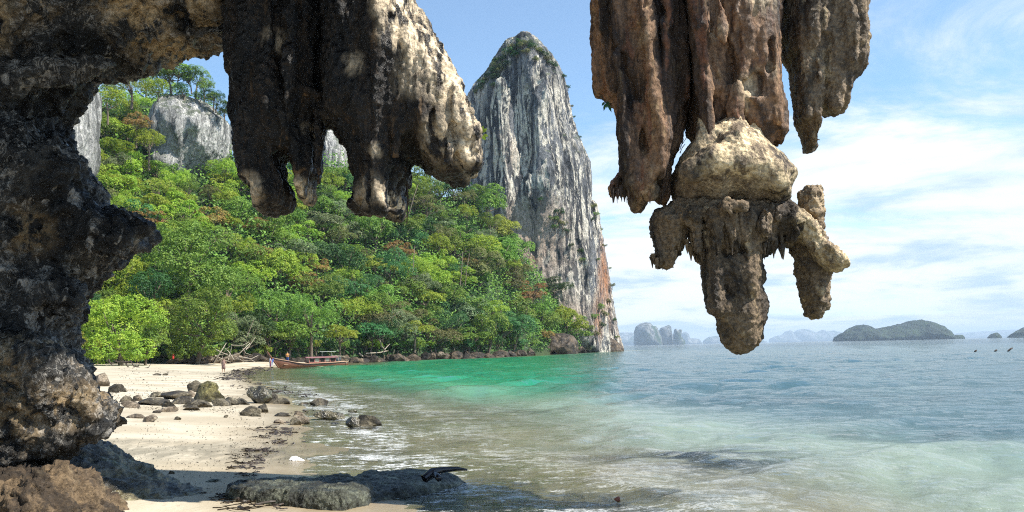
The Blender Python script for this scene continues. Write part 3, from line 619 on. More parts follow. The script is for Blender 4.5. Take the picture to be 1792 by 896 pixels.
TIP = [(1212, 440), (1219, 459), (1227, 462), (1230, 494), (1236, 534), (1246, 555), (1254, 553), (1256, 577), (1264, 601), (1279, 616), (1292, 621), (1311, 614), (1324, 609), (1334, 593), (1335, 574), (1340, 539), (1338, 520), (1331, 504), (1337, 491), (1336, 478), (1330, 464), (1330, 430), (1270, 420)]
o = rock([dict(poly=TIP, D=11.8, T=0.62, R=0.45)], 0.02, [lambda P: 0.06*fbm(P, 2.2, 2, .5, 104), lambda P: -0.04*ridge(P, (3, 3, 1.2), 2, .5, 4)], [lambda P: 0.03*ridge(P, 5, 4, .62, 4), lambda P: 0.018*fbm(P, 12, 3, .65, 14)], mat=M['stal_grey'], name='tip', erode=.01, band=.3, k=.08,
    ribs=[(1246, 395, 1255, 540, 12, 17, 11.3), (1312, 395, 1312, 505, 10, 15, 11.28), (1280, 400, 1284, 500, 9, 12, 11.35), (1280, 540, 1295, 590, 34, 28, 11.5)], holes=[(1284, 508, 1300, 540, 4, 7, 11.08), (1262, 450, 1275, 462, 7, 8, 11.15)])
gpart(o)
COLC = [(1366, TOP), (1364, 60), (1370, 98), (1382, 110), (1387, 167), (1388, 196), (1390, 215), (1394, 222), (1400, 229), (1404, 256), (1410, 272), (1420, 270), (1432, 260), (1427, 243), (1431, 218), (1434, 205), (1450, 202), (1464, 206), (1480, 198), (1487, 165), (1497, 150), (1508, 133), (1511, 97), (1508, 50), (1517, 0), (1530, -100), (1540, TOP)]
colc = rock([dict(poly=COLC, D=12.2, T=0.75, R=0.5)], 0.026, [flute(1.8, .18, 63), lambda P: 0.05*fbm(P, 2.0, 2, .5, 68)], [lambda P: 0.035*ridge(P, (4, 4, 1.6), 4, .62, 4), lambda P: 0.022*fbm(P, 10, 3, .68, 14)], mat=M['stal_grey'], name='stalactite', erode=.035, band=.4, k=.08,
    pale=[(1410, 120, 12, .7), (1420, 150, 12, .6)],
    ribs=[(1410, 60, 1412, 200, 14, 12, 11.7), (1414, 195, 1418, 262, 12, 9, 12.1), (1399, 130, 1396, 200, 5, 4, 11.9), (1470, 0, 1462, 180, 26, 20, 11.75), (1495, 20, 1492, 120, 12, 12, 11.9)],
    holes=[(1440, 60, 1441, 190, 9.6, 11.2, 11.5)])
tag(colc, 'grey ragged stalactite ending in one thin drop, rightmost of all the stalactites', 'stalactite')
# small drips along the lower edges of the shelf (too many to pick apart)
def drips(pts, D, name, par, mat):
    V = []; Fq = []
    for (x, y, w, l, *dd_) in pts:
        if dd_: D = dd_[0]
        c = at(x, y, D); r = w*m_per_px(D); L = l*m_per_px(D); n = 6; k0 = len(V); rs = (1, .8, .45, .12)
        for q, rr_ in enumerate(rs):
            for j in range(n):
                a = j*2*math.pi/n; V.append((c[0]+r*rr_*math.cos(a)*(1+.3*rng.normal()*.4), c[1]+r*rr_*math.sin(a), c[2]+0.05-L*q/3))
        for q in range(3):
            for j in range(n): Fq.append((k0+q*n+j, k0+(q+1)*n+j, k0+(q+1)*n+(j+1) % n, k0+q*n+(j+1) % n))
    V = np.array(V); 
    if par: V = V-np.array(par.location)
    o = link(name, mesh_np(name, V, Fq, mat, True), par); tag(o, kind='stuff'); return o
dp = []
edge = [(1140, 462), (1152, 470), (1170, 472), (1190, 442), (1206, 416), (1216, 454), (1230, 460), (1270, 466), (1325, 456), (1338, 452), (1355, 440), (1362, 430), (1376, 436), (1392, 426)]
for i in range(170):
    u = rng.uniform(0, len(edge)-1.001); a = edge[int(u)]; b_ = edge[int(u)+1]; f = u-int(u)
    dp.append((a[0]+(b_[0]-a[0])*f, a[1]+(b_[1]-a[1])*f-6-rng.uniform(0, 10), rng.uniform(2.2, 5.5), rng.uniform(10, 19), rng.uniform(11.35, 11.9)))
for i in range(190):
    x = rng.uniform(1196, 1372); y = rng.uniform(372, 436); dp.append((x, y, rng.uniform(3, 7), rng.uniform(14, 30), 11.18+.0*x+abs(x-1284)/88*.22+rng.uniform(-.04, .12)))
drips(dp, None, 'drip', grp, M['stal_grey'])
dq = [(rng.uniform(1068, 1165), rng.uniform(326, 342), rng.uniform(1.5, 4), rng.uniform(12, 26), rng.uniform(11.4, 11.9)) for i in range(90)]
drips(dq, 11.65, 'drip', cola, M['stal_brown'])
# ------------------------------------------------------------------ unseen cave roof above the frame, added and cut to steer sun and shade
roof = rock([dict(plan=[(-16, -8), (-0.4, -8), (0.2, 2), (-0.1, 8.6), (-0.6, 11.0), (0.6, 12.4), (1.2, 11.7), (1.8, 11.4), (4.8, 11.4), (5.4, 11.7), (5.4, 12.7), (0, 12.8), (-8, 13.0), (-16, 13.4)], z0=8.9, z1=12, R=0.8)], 0.14,
    [lambda P: -0.3*ridge(P, .5, 3, .5, 3)], [], mat=M['cave'], name='unseen_cave_roof', band=1.0)
tag(roof, 'unseen rough cave roof overhead, outline cut for its shade, from which the stalactites hang', 'cave roof')
for o_ in (wall,): pass
# ------------------------------------------------------------------ limestone cliffs
def cliffmat(name, dark, mid, light, scale=1.0, bump=1.2, green=0.35, orange=True):
    m, t, b, out = newmat(name); P = objco(t)
    a = noise(t, P, 0.10*scale, 9, 0.68, 2.2, mscale=(1, 1, 0.17)); a2 = noise(t, P, 0.27*scale, 8, 0.7, 1.8, mscale=(1, 1, 0.13), loc=(7, 2, 1))
    big = noise(t, P, 0.035*scale, 5, 0.6, 0.8, mscale=(1, 1, 0.6), loc=(3, 3, 9)); fn = noise(t, P, 1.4*scale, 8, 0.72, 0.3, mscale=(1, 1, .5))
    blk = noise(t, P, 0.16*scale, 7, 0.7, 0.8, mscale=(1, 1, .8), loc=(1, 8, 4))
    c = mixc(t, maprange(t, a, 0.44, 0.53), dark, mid)
    c = mixc(t, math_(t, 'MULTIPLY', maprange(t, a2, 0.495, 0.545), maprange(t, big, 0.38, 0.52, 0.2, 1.0)), c, light)
    c = mixc(t, math_(t, 'MULTIPLY', maprange(t, blk, 0.53, 0.62), 0.65), c, dark)
    pa = N(t, 'ShaderNodeAttribute', attribute_name='pale').outputs['Fac']
    if orange:
        c = mixc(t, math_(t, 'MULTIPLY', pa, maprange(t, a, 0.40, 0.50)), c, (0.56, 0.43, 0.33))
        oa = N(t, 'ShaderNodeAttribute', attribute_name='orange').outputs['Fac']
        c = mixc(t, math_(t, 'MULTIPLY', oa, maprange(t, a2, 0.40, 0.52)), c, (0.42, 0.19, 0.09))
    da_ = N(t, 'ShaderNodeAttribute', attribute_name='dark_patch').outputs['Fac']
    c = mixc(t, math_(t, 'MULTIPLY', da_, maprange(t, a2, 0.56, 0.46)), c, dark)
    if green:
        geo = N(t, 'ShaderNodeNewGeometry'); s_ = N(t, 'ShaderNodeSeparateXYZ'); t.links.new(geo.outputs['Normal'], s_.inputs[0])
        gm = math_(t, 'MULTIPLY', maprange(t, s_.outputs[2], 0.25, 0.6), maprange(t, noise(t, P, 0.3*scale, 5, .6), 0.45, 0.55))
        c = mixc(t, math_(t, 'MULTIPLY', gm, green*2), c, (0.045, 0.075, 0.02))
    c = mixc(t, maprange(t, fn, 0.3, 0.7), mixc(t, 1.0, c, (0.5, 0.5, 0.5), 'MULTIPLY'), mixc(t, 1.0, c, (1.3, 1.3, 1.28), 'MULTIPLY'))
    t.links.new(c, b.inputs['Base Color']); b.inputs['Roughness'].default_value = 0.9
    bp = N(t, 'ShaderNodeBump'); bp.inputs['Distance'].default_value = bump; bp.inputs['Strength'].default_value = 1.0
    t.links.new(math_(t, 'ADD', math_(t, 'MULTIPLY', a2, 1.4), fn), bp.inputs['Height']); t.links.new(bp.outputs[0], b.inputs['Normal'])
    return m
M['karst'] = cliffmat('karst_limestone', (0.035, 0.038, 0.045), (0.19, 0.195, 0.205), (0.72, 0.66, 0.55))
M['cliff'] = cliffmat('grey_cliff_limestone', (0.13, 0.13, 0.125), (0.34, 0.335, 0.32), (0.62, 0.60, 0.56), scale=1.6, bump=.8, orange=False)
clow = [lambda P: -7.0*ridge(P, (.045, .045, .009), 2, .5, 3), lambda P: 2.2*fbm(P, (.08, .08, .03), 2, .5, 8)]
cfine = [lambda P: 0.9*ridge(P, (.22, .22, .05), 4, .6, 5), lambda P: 0.55*ridge(P, (.6, .6, .35), 3, .6, 15)]
TOWER = [(905, 74), (912, 70), (934, 73), (957, 97), (981, 124), (996, 155), (1000, 194), (1011, 241), (1021, 265), (1029, 290), (1033, 328), (1033, 360), (1046, 430), (1058, 520), (1066, 640), (800, 640), (800, 500), (812, 330), (812, 230), (820, 168), (832, 150), (854, 120), (880, 90)]
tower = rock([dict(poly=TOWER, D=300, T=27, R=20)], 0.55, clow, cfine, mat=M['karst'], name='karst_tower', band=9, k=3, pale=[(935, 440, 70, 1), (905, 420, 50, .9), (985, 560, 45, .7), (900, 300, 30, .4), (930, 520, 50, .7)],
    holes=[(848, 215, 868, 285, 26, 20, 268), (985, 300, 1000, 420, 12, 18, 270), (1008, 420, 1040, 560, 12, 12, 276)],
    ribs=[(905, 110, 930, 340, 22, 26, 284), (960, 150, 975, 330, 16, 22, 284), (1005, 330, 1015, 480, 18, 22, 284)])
def add_attr(o, name, spots, D):
    me = o.data; co = np.empty(len(me.vertices)*3, np.float32); me.vertices.foreach_get('co', co); V = co.reshape(-1, 3); pv = np.zeros(len(V))
    for (x, y, rx, ry, s) in spots:
        c = at(x, y, D); k_ = m_per_px(D)
        pv = np.maximum(pv, s*np.clip(1.4-np.sqrt(((V[:, 0]-c[0])/(rx*k_))**2+((V[:, 2]-c[2])/(ry*k_))**2), 0, 1))
    a = me.attributes.new(name, 'FLOAT', 'POINT'); a.data.foreach_set('value', pv.astype(np.float32))
add_attr(tower, 'orange', [(1050, 500, 12, 56, .8), (1038, 560, 10, 40, .7), (925, 470, 14, 14, .5)], 300)
add_attr(tower, 'dark_patch', [(862, 245, 26, 60, 1), (1003, 400, 22, 100, .9), (880, 340, 22, 60, .8), (975, 470, 26, 60, .7), (900, 110, 40, 30, .6)], 300)  # shade of the left overhang put into the colour, plus other dark patches
tag(tower, 'tall pointed limestone tower rising from the sea with black and cream vertical streaks', 'karst tower')
BUT = [(1030, 352), (1038, 352), (1045, 360), (1051, 401), (1058, 441), (1068, 495), (1074, 535), (1079, 575), (1086, 598), (1089, 606), (1088, 640), (1000, 640), (1010, 600), (1030, 500)]
but = rock([dict(poly=BUT, D=318, T=16, R=12)], 0.5, [lambda P: -2.5*ridge(P, (.07, .07, .03), 2, .5, 3)], cfine, mat=M['karst'], name='buttress', band=6, k=3, pale=[(1060, 590, 40, .5)])
add_attr(but, 'orange', [(1052, 490, 12, 60, 1), (1050, 540, 14, 40, .6)], 318)
but.parent = tower; tag(but, 'lower stepped right shoulder with orange staining')
LC1 = [(262, 420), (266, 300), (268, 215), (276, 188), (296, 170), (336, 164), (360, 172), (384, 192), (402, 212), (404, 240), (398, 275), (380, 300), (350, 330), (345, 420)]
lc1 = rock([dict(poly=LC1, D=188, T=13, R=7)], 0.4, [lambda P: -2.0*ridge(P, (.09, .09, .03), 2, .5, 3), lambda P: .8*fbm(P, .15, 2, .5, 8)], [lambda P: 0.5*ridge(P, (.35, .35, .12), 4, .6, 5), lambda P: 0.3*ridge(P, .9, 2, .6, 15)], mat=M['cliff'], name='cliff', erode=1.0, band=4, k=2)
tag(lc1, 'pale grey cliff face standing out of the hillside forest beside the orange brown tree', 'cliff')
LC0 = [(60, 420), (62, 150), (110, 128), (150, 132), (154, 200), (156, 260), (152, 300), (150, 420)]
lc0 = rock([dict(poly=LC0, D=150, T=11, R=6)], 0.4, [lambda P: -1.6*ridge(P, (.09, .09, .03), 2, .5, 33), lambda P: .8*fbm(P, .15, 2, .5, 8)], [lambda P: 0.5*ridge(P, (.35, .35, .12), 4, .6, 5), lambda P: 0.3*ridge(P, .9, 2, .6, 15)], mat=M['cliff'], name='cliff', band=4, k=2)
tag(lc0, 'narrow grey and white cliff seen just beside the dark cave wall', 'cliff')
LC2 = [(540, 340), (545, 232), (560, 222), (585, 228), (604, 250), (616, 270), (622, 340)]
lc2 = rock([dict(poly=LC2, D=250, T=10, R=7)], 0.55, [lambda P: -1.6*ridge(P, (.09, .09, .03), 2, .5, 73)], [lambda P: 0.5*ridge(P, (.35, .35, .12), 4, .6, 5)], mat=M['cliff'], name='cliff', band=4, k=2)
tag(lc2, 'grey cliff top seen through the gap between the two left hand stalactites', 'cliff')
SC_ = [(925, 640), (928, 606), (945, 592), (958, 584), (985, 582), (1003, 588), (1012, 600), (1010, 640)]
sc_ = rock([dict(poly=SC_, D=252, T=7, R=5)], 0.35, [lambda P: -1.2*ridge(P, .12, 2, .5, 3)], [lambda P: 0.4*ridge(P, .5, 4, .6, 5)], mat=M['shore_rock'], name='sea_cliff', band=3, k=1.5, holes=[(935, 616, 965, 616, 12, 8, 247)])
tag(sc_, 'bulging grey rock with a dark undercut at the waterline below the forest', 'cliff')
FT = [(1002, 640), (1004, 604), (1020, 598), (1045, 592), (1062, 588), (1078, 596), (1089, 606), (1091, 612), (1086, 640)]
ft = rock([dict(poly=FT, D=308, T=9, R=6)], 0.4, [lambda P: -1.2*ridge(P, .12, 2, .5, 23)], [lambda P: 0.45*ridge(P, .5, 4, .6, 5)], mat=M['shore_rock'], name='rocky_foot', band=3, k=1.5)
ft.parent = tower; tag(ft, 'brown wave cut rock foot of the tower')
# ------------------------------------------------------------------ foliage prototypes
def leafmat(name, a, bcol, c3, rough=0.55):
    m, t, b, out = newmat(name)
    g = N(t, 'ShaderNodeNewGeometry'); oi = N(t, 'ShaderNodeObjectInfo')
    c = mixc(t, g.outputs['Random Per Island'], a, bcol)
    P = g.outputs['Position']; n = noise(t, P, 0.5, 3, 0.6, 0.3)
    c = mixc(t, maprange(t, n, 0.46, 0.62, 0, 0.75), c, c3)
    hs = N(t, 'ShaderNodeHueSaturation'); t.links.new(c, hs.inputs['Color'])
    t.links.new(maprange(t, oi.outputs['Random'], 0, 1, 0.475, 0.52, False), hs.inputs['Hue']); t.links.new(maprange(t, oi.outputs['Random'], 0, 1, 0.8, 1.25, False), hs.inputs['Value'])
    t.links.new(hs.outputs[0], b.inputs['Base Color']); b.inputs['Roughness'].default_value = rough; b.inputs['Specular IOR Level'].default_value = 0.35
    tl = N(t, 'ShaderNodeBsdfTranslucent'); t.links.new(hs.outputs[0], tl.inputs[0])
    mx = N(t, 'ShaderNodeMixShader'); mx.inputs[0].default_value = 0.4; t.links.new(b.outputs[0], mx.inputs[1]); t.links.new(tl.outputs[0], mx.inputs[2]); t.links.new(mx.outputs[0], out.inputs[0])
    return m
LM = {
 'bright green': leafmat('leaf_bright', (0.30, 0.42, 0.045), (0.19, 0.31, 0.028), (0.42, 0.50, 0.06)),
 'mid green': leafmat('leaf_mid', (0.175, 0.29, 0.045), (0.10, 0.19, 0.028), (0.27, 0.38, 0.06)),
 'dark green': leafmat('leaf_dark', (0.045, 0.115, 0.025), (0.025, 0.07, 0.018), (0.08, 0.16, 0.04)),
 'bluish green': leafmat('leaf_blue', (0.07, 0.20, 0.06), (0.04, 0.12, 0.035), (0.13, 0.27, 0.09)),
 'olive': leafmat('leaf_olive', (0.19, 0.20, 0.06), (0.12, 0.14, 0.045), (0.25, 0.24, 0.09)),
 'rusty orange': leafmat('leaf_rust', (0.40, 0.25, 0.07), (0.28, 0.16, 0.05), (0.30, 0.27, 0.08)),
 'yellow green': leafmat('leaf_yellow', (0.34, 0.38, 0.05), (0.22, 0.30, 0.03), (0.42, 0.42, 0.08)),
 'pale green': leafmat('leaf_pale', (0.20, 0.26, 0.12), (0.13, 0.19, 0.08), (0.30, 0.34, 0.18)),
}
M['bark'] = simple('bark', (0.13, 0.10, 0.07), 0.9, 0, 0.4, 4, (1, 1, .3), 0.05)
M['pale_bark'] = simple('pale_bark', (0.34, 0.29, 0.22), 0.85, 0, 0.3, 4, (1, 1, .3), 0.03)
def leaves(C, Nn, size, r, asp=0.55):
    n = len(C); T = r.normal(size=(n, 3)); T -= Nn*(T*Nn).sum(1)[:, None]; T /= np.linalg.norm(T, axis=1)[:, None]+1e-9
    B = np.cross(Nn, T); s = (size*r.uniform(.6, 1.35, n))[:, None]
    V = np.stack([C-T*s*.5, C+B*s*asp*.5+Nn*s*.06, C+T*s*.5, C-B*s*asp*.5+Nn*s*.06], 1).reshape(-1, 3)
    return V, np.arange(4*n).reshape(n, 4)
def crown(name, seed, nl, nleaf, leaf, zs=0.8, asp=.55, up=0.5, spread=0.72, lr=(.20, .38), umbrella=False, lowz=-.35):
    r = np.random.default_rng(seed)
    d = r.normal(size=(nl*3, 3)); d /= np.linalg.norm(d, axis=1)[:, None]; d = d[d[:, 2] > lowz][:nl]
    rad = r.uniform(*lr, len(d)); c = d*(spread*r.uniform(.75, 1.15, len(d)))[:, None]
    c = np.vstack([c, [[0, 0, 0]]]); rad = np.append(rad, 0.42)
    c[:, 2] *= zs
    fl = 0.5 if umbrella else 0.85
    per = r.choice(len(c), nleaf*2, p=rad**2/(rad**2).sum())
    q = r.normal(size=(nleaf*2, 3)); q /= np.linalg.norm(q, axis=1)[:, None]
    q[:, 2] = np.where(q[:, 2] < lowz, -q[:, 2], q[:, 2])
    f = r.uniform(.72, 1.04, nleaf*2)**.7
    # small scale clumping so that the outline is uneven
    Cp = c[per]+q*(rad[per]*f)[:, None]*np.array([1, 1, fl])
    cl = fbm((Cp*9).astype(np.float32), 1.0, 2, .5, seed)
    ok = cl > -0.03
    for j in range(len(c)):
        dd = np.linalg.norm((Cp-c[j])/np.array([1, 1, fl]), axis=1); ok &= ~((dd < rad[j]*.62) & (per != j))
    Cp = Cp[ok][:nleaf]; q = q[ok][:nleaf]; Cp = Cp*(1+0.05*cl[ok][:nleaf, None])
    Nn = q*.8+np.array([0, 0, up])+r.normal(size=q.shape)*.36; Nn /= np.linalg.norm(Nn, axis=1)[:, None]
    V, Fq = leaves(Cp, Nn, leaf, r, asp)
    return mesh_np(name, V, Fq, LM['mid green'], False), c, rad
def tube(path, rad, n=6):
    path = np.array(path, float); V = []; Fq = []
    for i, p in enumerate(path):
        d = path[min(i+1, len(path)-1)]-path[max(i-1, 0)]; d /= np.linalg.norm(d)+1e-9
        a = np.cross(d, [0, 0, 1.0] if abs(d[2]) < .9 else [1.0, 0, 0]); a /= np.linalg.norm(a); b_ = np.cross(d, a)
        for j in range(n):
            th = 2*math.pi*j/n; V.append(p+rad[i]*(math.cos(th)*a+math.sin(th)*b_))
    for i in range(len(path)-1):
        for j in range(n): Fq.append((i*n+j, i*n+(j+1) % n, (i+1)*n+(j+1) % n, (i+1)*n+j))
    V.append(path[-1]); k0 = len(V)-1
    for j in range(n): Fq.append(((len(path)-1)*n+j, (len(path)-1)*n+(j+1) % n, k0, k0))
    return np.array(V), Fq
def join(parts):
    V = []; Fq = []; k0 = 0
    for v, f in parts: V.append(v); Fq += [tuple(i+k0 for i in q) for q in f]; k0 += len(v)
    return np.vstack(V), Fq
def mesh_any(name, V, Fq, mat, smooth=True):
    me = bpy.data.meshes.new(name); me.from_pydata([tuple(map(float, v)) for v in V], [], [tuple(dict.fromkeys(q)) for q in Fq]); me.update()
    for p in me.polygons: p.use_smooth = smooth
    if mat: me.materials.append(mat)
    return me
def trunk(name, seed, c, lean=.1, r0=.055, mat=None, twigs=0, zlow=-0.25):
    r = np.random.default_rng(seed); parts = []
    top = np.array([lean*r.normal(), lean*r.normal(), 0.85]); parts.append(tube([[0, 0, zlow], [top[0]*.3, top[1]*.3, .3], top*[1, 1, .8], top+[0, 0, .15]], [r0*1.3, r0, r0*.75, r0*.3]))
    for j in range(min(len(c)-1, 9)):
        s = top*[1, 1, r.uniform(.55, .85)]; e = c[j]*.95+[0, 0, 1]; mid = (s+e)/2+[0, 0, -.04]+r.normal(size=3)*.04
        parts.append(tube([s, mid, e], [r0*.5, r0*.33, r0*.12], 5))
        for q in range(twigs):
            f = e+r.normal(size=3)*.22+[0, 0, .06]; parts.append(tube([mid*.4+e*.6, (e+f)/2, f], [r0*.2, r0*.14, r0*.05], 4))
    V, Fq = join(parts); return mesh_any(name, V, Fq, mat or M['bark'])
PRO = {}
def proto(key, **kw):
    tw = kw.pop('twigs', 0); tm = kw.pop('tmat', None); rr0 = kw.pop('r0', .05)
    me, c, rad = crown('crown', **kw); PRO[key] = (me, trunk('trunk', kw['seed'], c, twigs=tw, mat=tm, r0=rr0))
for i in range(5): proto('round%d' % i, seed=11+i, nl=13+i, nleaf=5200, leaf=.066, zs=.85)
for i in range(3): proto('fine%d' % i, seed=31+i, nl=20, nleaf=7000, leaf=.052, zs=.75, spread=.66, lr=(.18, .34), asp=.4)
for i in range(3): proto('tier%d' % i, seed=51+i, nl=16, nleaf=5200, leaf=.062, zs=.55, spread=.75, lr=(.2, .36), umbrella=True, up=.9)
for i in range(2): proto('airy%d' % i, seed=71+i, nl=15, nleaf=4600, leaf=.055, zs=.75, spread=.7, lr=(.17, .3), umbrella=True, up=.6, twigs=5, r0=.04)
for i in range(2): proto('big%d' % i, seed=91+i, nl=26, nleaf=19000, leaf=.046, zs=1.0, spread=.7, lr=(.2, .36), up=.6, lowz=-.9)
proto('bush0', seed=101, nl=9, nleaf=1500, leaf=.12, zs=.8); proto('bush1', seed=102, nl=10, nleaf=1500, leaf=.13, zs=.6, asp=.35)
TREES = []
def tree(px, py, Rp, key, col, D=None, ground=None, dz=0.0, label=None, group=None, cat='tree', squash=None, name=None):
    """crown centre seen at (px, py); crown radius Rp pixels; stands on the slope"""
    if D is None: D = hill_hit(px, py+Rp*.35)-1.0
    Rm = Rp*m_per_px(D); c = at(px, py, D); zb = c[2]-Rm*1.0
    o = empty(name or (col.replace(' ', '_')+'_tree' if cat == 'tree' else 'shrub'), (c[0], c[1], zb+dz))
    o.rotation_euler = (0, 0, random.uniform(0, 6.28)); s = Rm; o.scale = (s*random.uniform(.82, 1.2), s*random.uniform(.85, 1.15), s*(squash or random.uniform(.9, 1.12)))
    cr, tk = PRO[key]
    a = link('crown', cr, o, (0, 0, 1)); a.material_slots[0].link = 'OBJECT'; a.material_slots[0].material = LM[col]
    link('trunk', tk, o)
    if group: o['group'] = group
    o['category'] = cat; o['label'] = label or ''
    TREES.append(dict(o=o, px=px, py=py, col=col, key=key, label=label, cat=cat, R=Rp)); return o
# named trees that stand out
tree(215, 572, 78, 'big0', 'bright green', D=112, label='big bright lime green tree drooping over bare branches at the left end of the beach')
tree(142, 602, 36, 'round1', 'yellow green', D=108, label='small yellow green bush tree at the sand edge right beside the cave boulder')
tree(255, 590, 45, 'round2', 'mid green', D=116, label='darker green leafy tree tucked against the right side of the lime green beach tree')
tree(345, 560, 74, 'big1', 'mid green', D=128, label='wide dense leafy tree overhanging the sand left of the driftwood pile')
tree(330, 455, 82, 'big0', 'mid green', D=139, label='huge dense leafy tree standing behind and above the trees that overhang the beach')
tree(215, 480, 60, 'big1', 'bright green', D=132, label='bright green tree rising directly above the lime green tree on the beach')
tree(262, 520, 50, 'round3', 'dark green', D=128, label='dark shaded tree between the lime green tree and the wide dense leafy tree')
tree(400, 505, 60, 'fine0', 'mid green', D=146, label='feathery green tree above and to the right of the driftwood pile')
tree(240, 215, 38, 'airy0', 'rusty orange', D=168, label='open orange brown tree with bare branches showing, left of the pale grey cliff')
tree(262, 250, 40, 'fine1', 'bright green', D=170, label='round bright green tree directly right of and below the orange brown tree')
tree(300, 132, 34, 'round0', 'mid green', D=183, label='tree on the very top of the hill above the pale grey cliff')
tree(343, 140, 30, 'fine2', 'mid green', D=183, label='spreading tree on the right end of the hilltop above the pale grey cliff')
tree(374, 168, 24, 'fine1', 'dark green', D=182, label='small drooping tree at the right brow of the pale grey cliff')
tree(322, 160, 20, 'round2', 'dark green', D=180, label='small dark tree hanging over the top edge of the pale grey cliff')
for i_, (x_, y_, r_, l_) in enumerate([(284, 134, 24, 'leftmost rounded treetop on the skyline above the pale grey cliff'), (311, 126, 23, 'highest rounded treetop on the skyline above the pale grey cliff'), (336, 138, 22, 'rounded treetop just right of the highest one above the pale grey cliff'),
    (358, 155, 20, 'rounded treetop on the sloping skyline right of the cliff middle'), (378, 176, 18, 'small rounded treetop low on the sloping skyline beside the black stalactite'), (393, 198, 14, 'lowest and smallest treetop on the skyline touching the black stalactite'),
    (290, 172, 16, 'leafy bush draped over the top left edge of the pale grey cliff'), (348, 170, 15, 'leafy bush draped over the top middle edge of the pale grey cliff')]):
    tree(x_, y_, r_, 'round%d' % (i_ % 5), ['mid green', 'mid green', 'dark green', 'mid green'][i_ % 4], D=181+i_ % 3, label=l_)
tree(276, 160, 24, 'round3', 'bright green', D=178, label='bright green tree covering the upper left corner of the pale grey cliff')
tree(393, 190, 17, 'round1', 'dark green', D=182, label='little dark tree clinging to the right edge of the pale grey cliff')
tree(232, 150, 36, 'fine0', 'bright green', D=185, label='broad bright green hilltop tree just under the arch left of the cliff top')
tree(190, 178, 34, 'round4', 'bright green', D=165, label='bright green tree on the upper slope right of the narrow cliff by the cave wall')
tree(372, 385, 44, 'airy0', 'rusty orange', label='large rust brown tree on the slope below the pale grey cliff')
tree(392, 430, 32, 'airy1', 'olive', label='olive brown tree with bare twigs under the large rust brown tree')
tree(452, 395, 34, 'airy0', 'rusty orange', label='brownish tree just below the feet of the black two footed stalactite')
tree(533, 500, 34, 'airy1', 'rusty orange', label='rust tinged tree on the lower slope above the longtail boat')
tree(545, 560, 62, 'fine0', 'mid green', D=152, label='large feathery green tree directly behind the longtail boat')
tree(480, 540, 66, 'fine1', 'mid green', D=150, label='large feathery green tree between the driftwood pile and the boat bow')
tree(595, 585, 40, 'tier1', 'bright green', D=158, label='low bright green tree hanging over the stern of the longtail boat')
tree(660, 470, 36, 'tier0', 'yellow green', label='yellowish flat topped tree in the middle of the forest slope')
tree(668, 500, 20, 'airy1', 'olive', label='small olive tree just under the yellowish flat topped tree')
tree(578, 310, 16, 'tier2', 'rusty orange', label='small orange crowned tree in the gap between the two left hand stalactites')
tree(725, 575, 34, 'tier1', 'yellow green', D=173, label='vivid yellow green tree low over the shore rocks in the middle of the bay')
tree(822, 462, 26, 'airy0', 'rusty orange', label='small rust coloured tree left of the cream cliff foot')
tree(925, 515, 46, 'airy1', 'rusty orange', label='large orange brown tree at the right end of the forest beside the tower')
tree(895, 500, 36, 'airy0', 'olive', label='olive tree tangled with the large orange brown tree beside the tower')
tree(985, 565, 44, 'round0', 'bright green', label='bright green tree at the right end of the forest against the tower')
tree(890, 442, 16, 'round4', 'dark green', D=262, label='single dark rounded tree standing against the cream rock of the tower')
tree(830, 560, 42, 'round2', 'pale green', label='pale silvery green tree low on the slope left of the large orange brown tree')
tree(745, 365, 34, 'airy0', 'olive', label='olive brown tree under the snout shaped stalactite')
tree(640, 445, 22, 'airy1', 'olive', label='olive tree with thin crown below the hanging root')
# the rest of the forest
r2 = np.random.default_rng(5)
def crest_y(px): return np.interp(px, CREST_PX, CREST_PY)
cells = []
py = 606.0
placed = [(t_['px'], t_['py'], t_['R']) for t_ in TREES]
row = 0
while py > 110:
    step = 33+ (py-300)*0.035
    px = 120+(row % 2)*step*.5
    while px < 1065:
        x = px+r2.normal()*step*.22; y = py+r2.normal()*7
        if y > crest_y(x)-4 and x > 100:
            yb = 616-(x-400)*0.012
            lim = yb-step*.55
            y = min(y, lim)
            if not (266 < x < 404 and 165 < y < 296) and not (x < 158 and y < 300):
                cells.append((x, y, step))
        px += step
    py -= step*.66; row += 1
pal = ['mid green']*9+['bright green']*7+['dark green']*2+['bluish green']*3+['olive']*3+['pale green']*2+['rusty orange']*1+['yellow green']*1
keysf = ['round%d' % i for i in range(5)]*2+['fine%d' % i for i in range(3)]*2+['tier%d' % i for i in range(3)]+['airy0']
for (x, y, st) in cells:
    if any((x-a)**2+(y-b_)**2 < (c_*.62)**2 for a, b_, c_ in placed): continue
    col = pal[r2.integers(len(pal))]
    if x < 420 and r2.random() < .5: col = 'bright green'
    if x > 560 and col == 'bright green' and r2.random() < .4: col = 'mid green'
    key = keysf[r2.integers(len(keysf))]
    if col in ('rusty orange',): key = 'airy%d' % r2.integers(2)
    Rp = st*r2.uniform(.72, 1.2)
    if x > 930: Rp *= .75
    tree(x, y, Rp, key, col)
print('TREES', len(TREES))
def autolabel(items, noun, landmarks, zones, xk='px', yk='py', tail=''):
    ordn = ['leftmost', 'second', 'third', 'fourth', 'fifth', 'sixth', 'seventh', 'eighth', 'ninth', 'tenth']
    cellsd = {}
    for it in items:
        lm = [l for x, l in landmarks if it[xk] <= x][0]; z = [l for y_, l in zones if it[yk] <= y_][0]
        cellsd.setdefault((it.get('adj', ''), z, lm), []).append(it)
    for (adj, z, lm), L in cellsd.items():
        L.sort(key=lambda i: i[xk])
        for i, it in enumerate(L):
            pre = '' if len(L) == 1 else (ordn[i]+(' from left ' if i else ' '))
            it['o']['label'] = f'{pre}{adj} {noun} {z} {lm}'.replace('  ', ' ').strip()
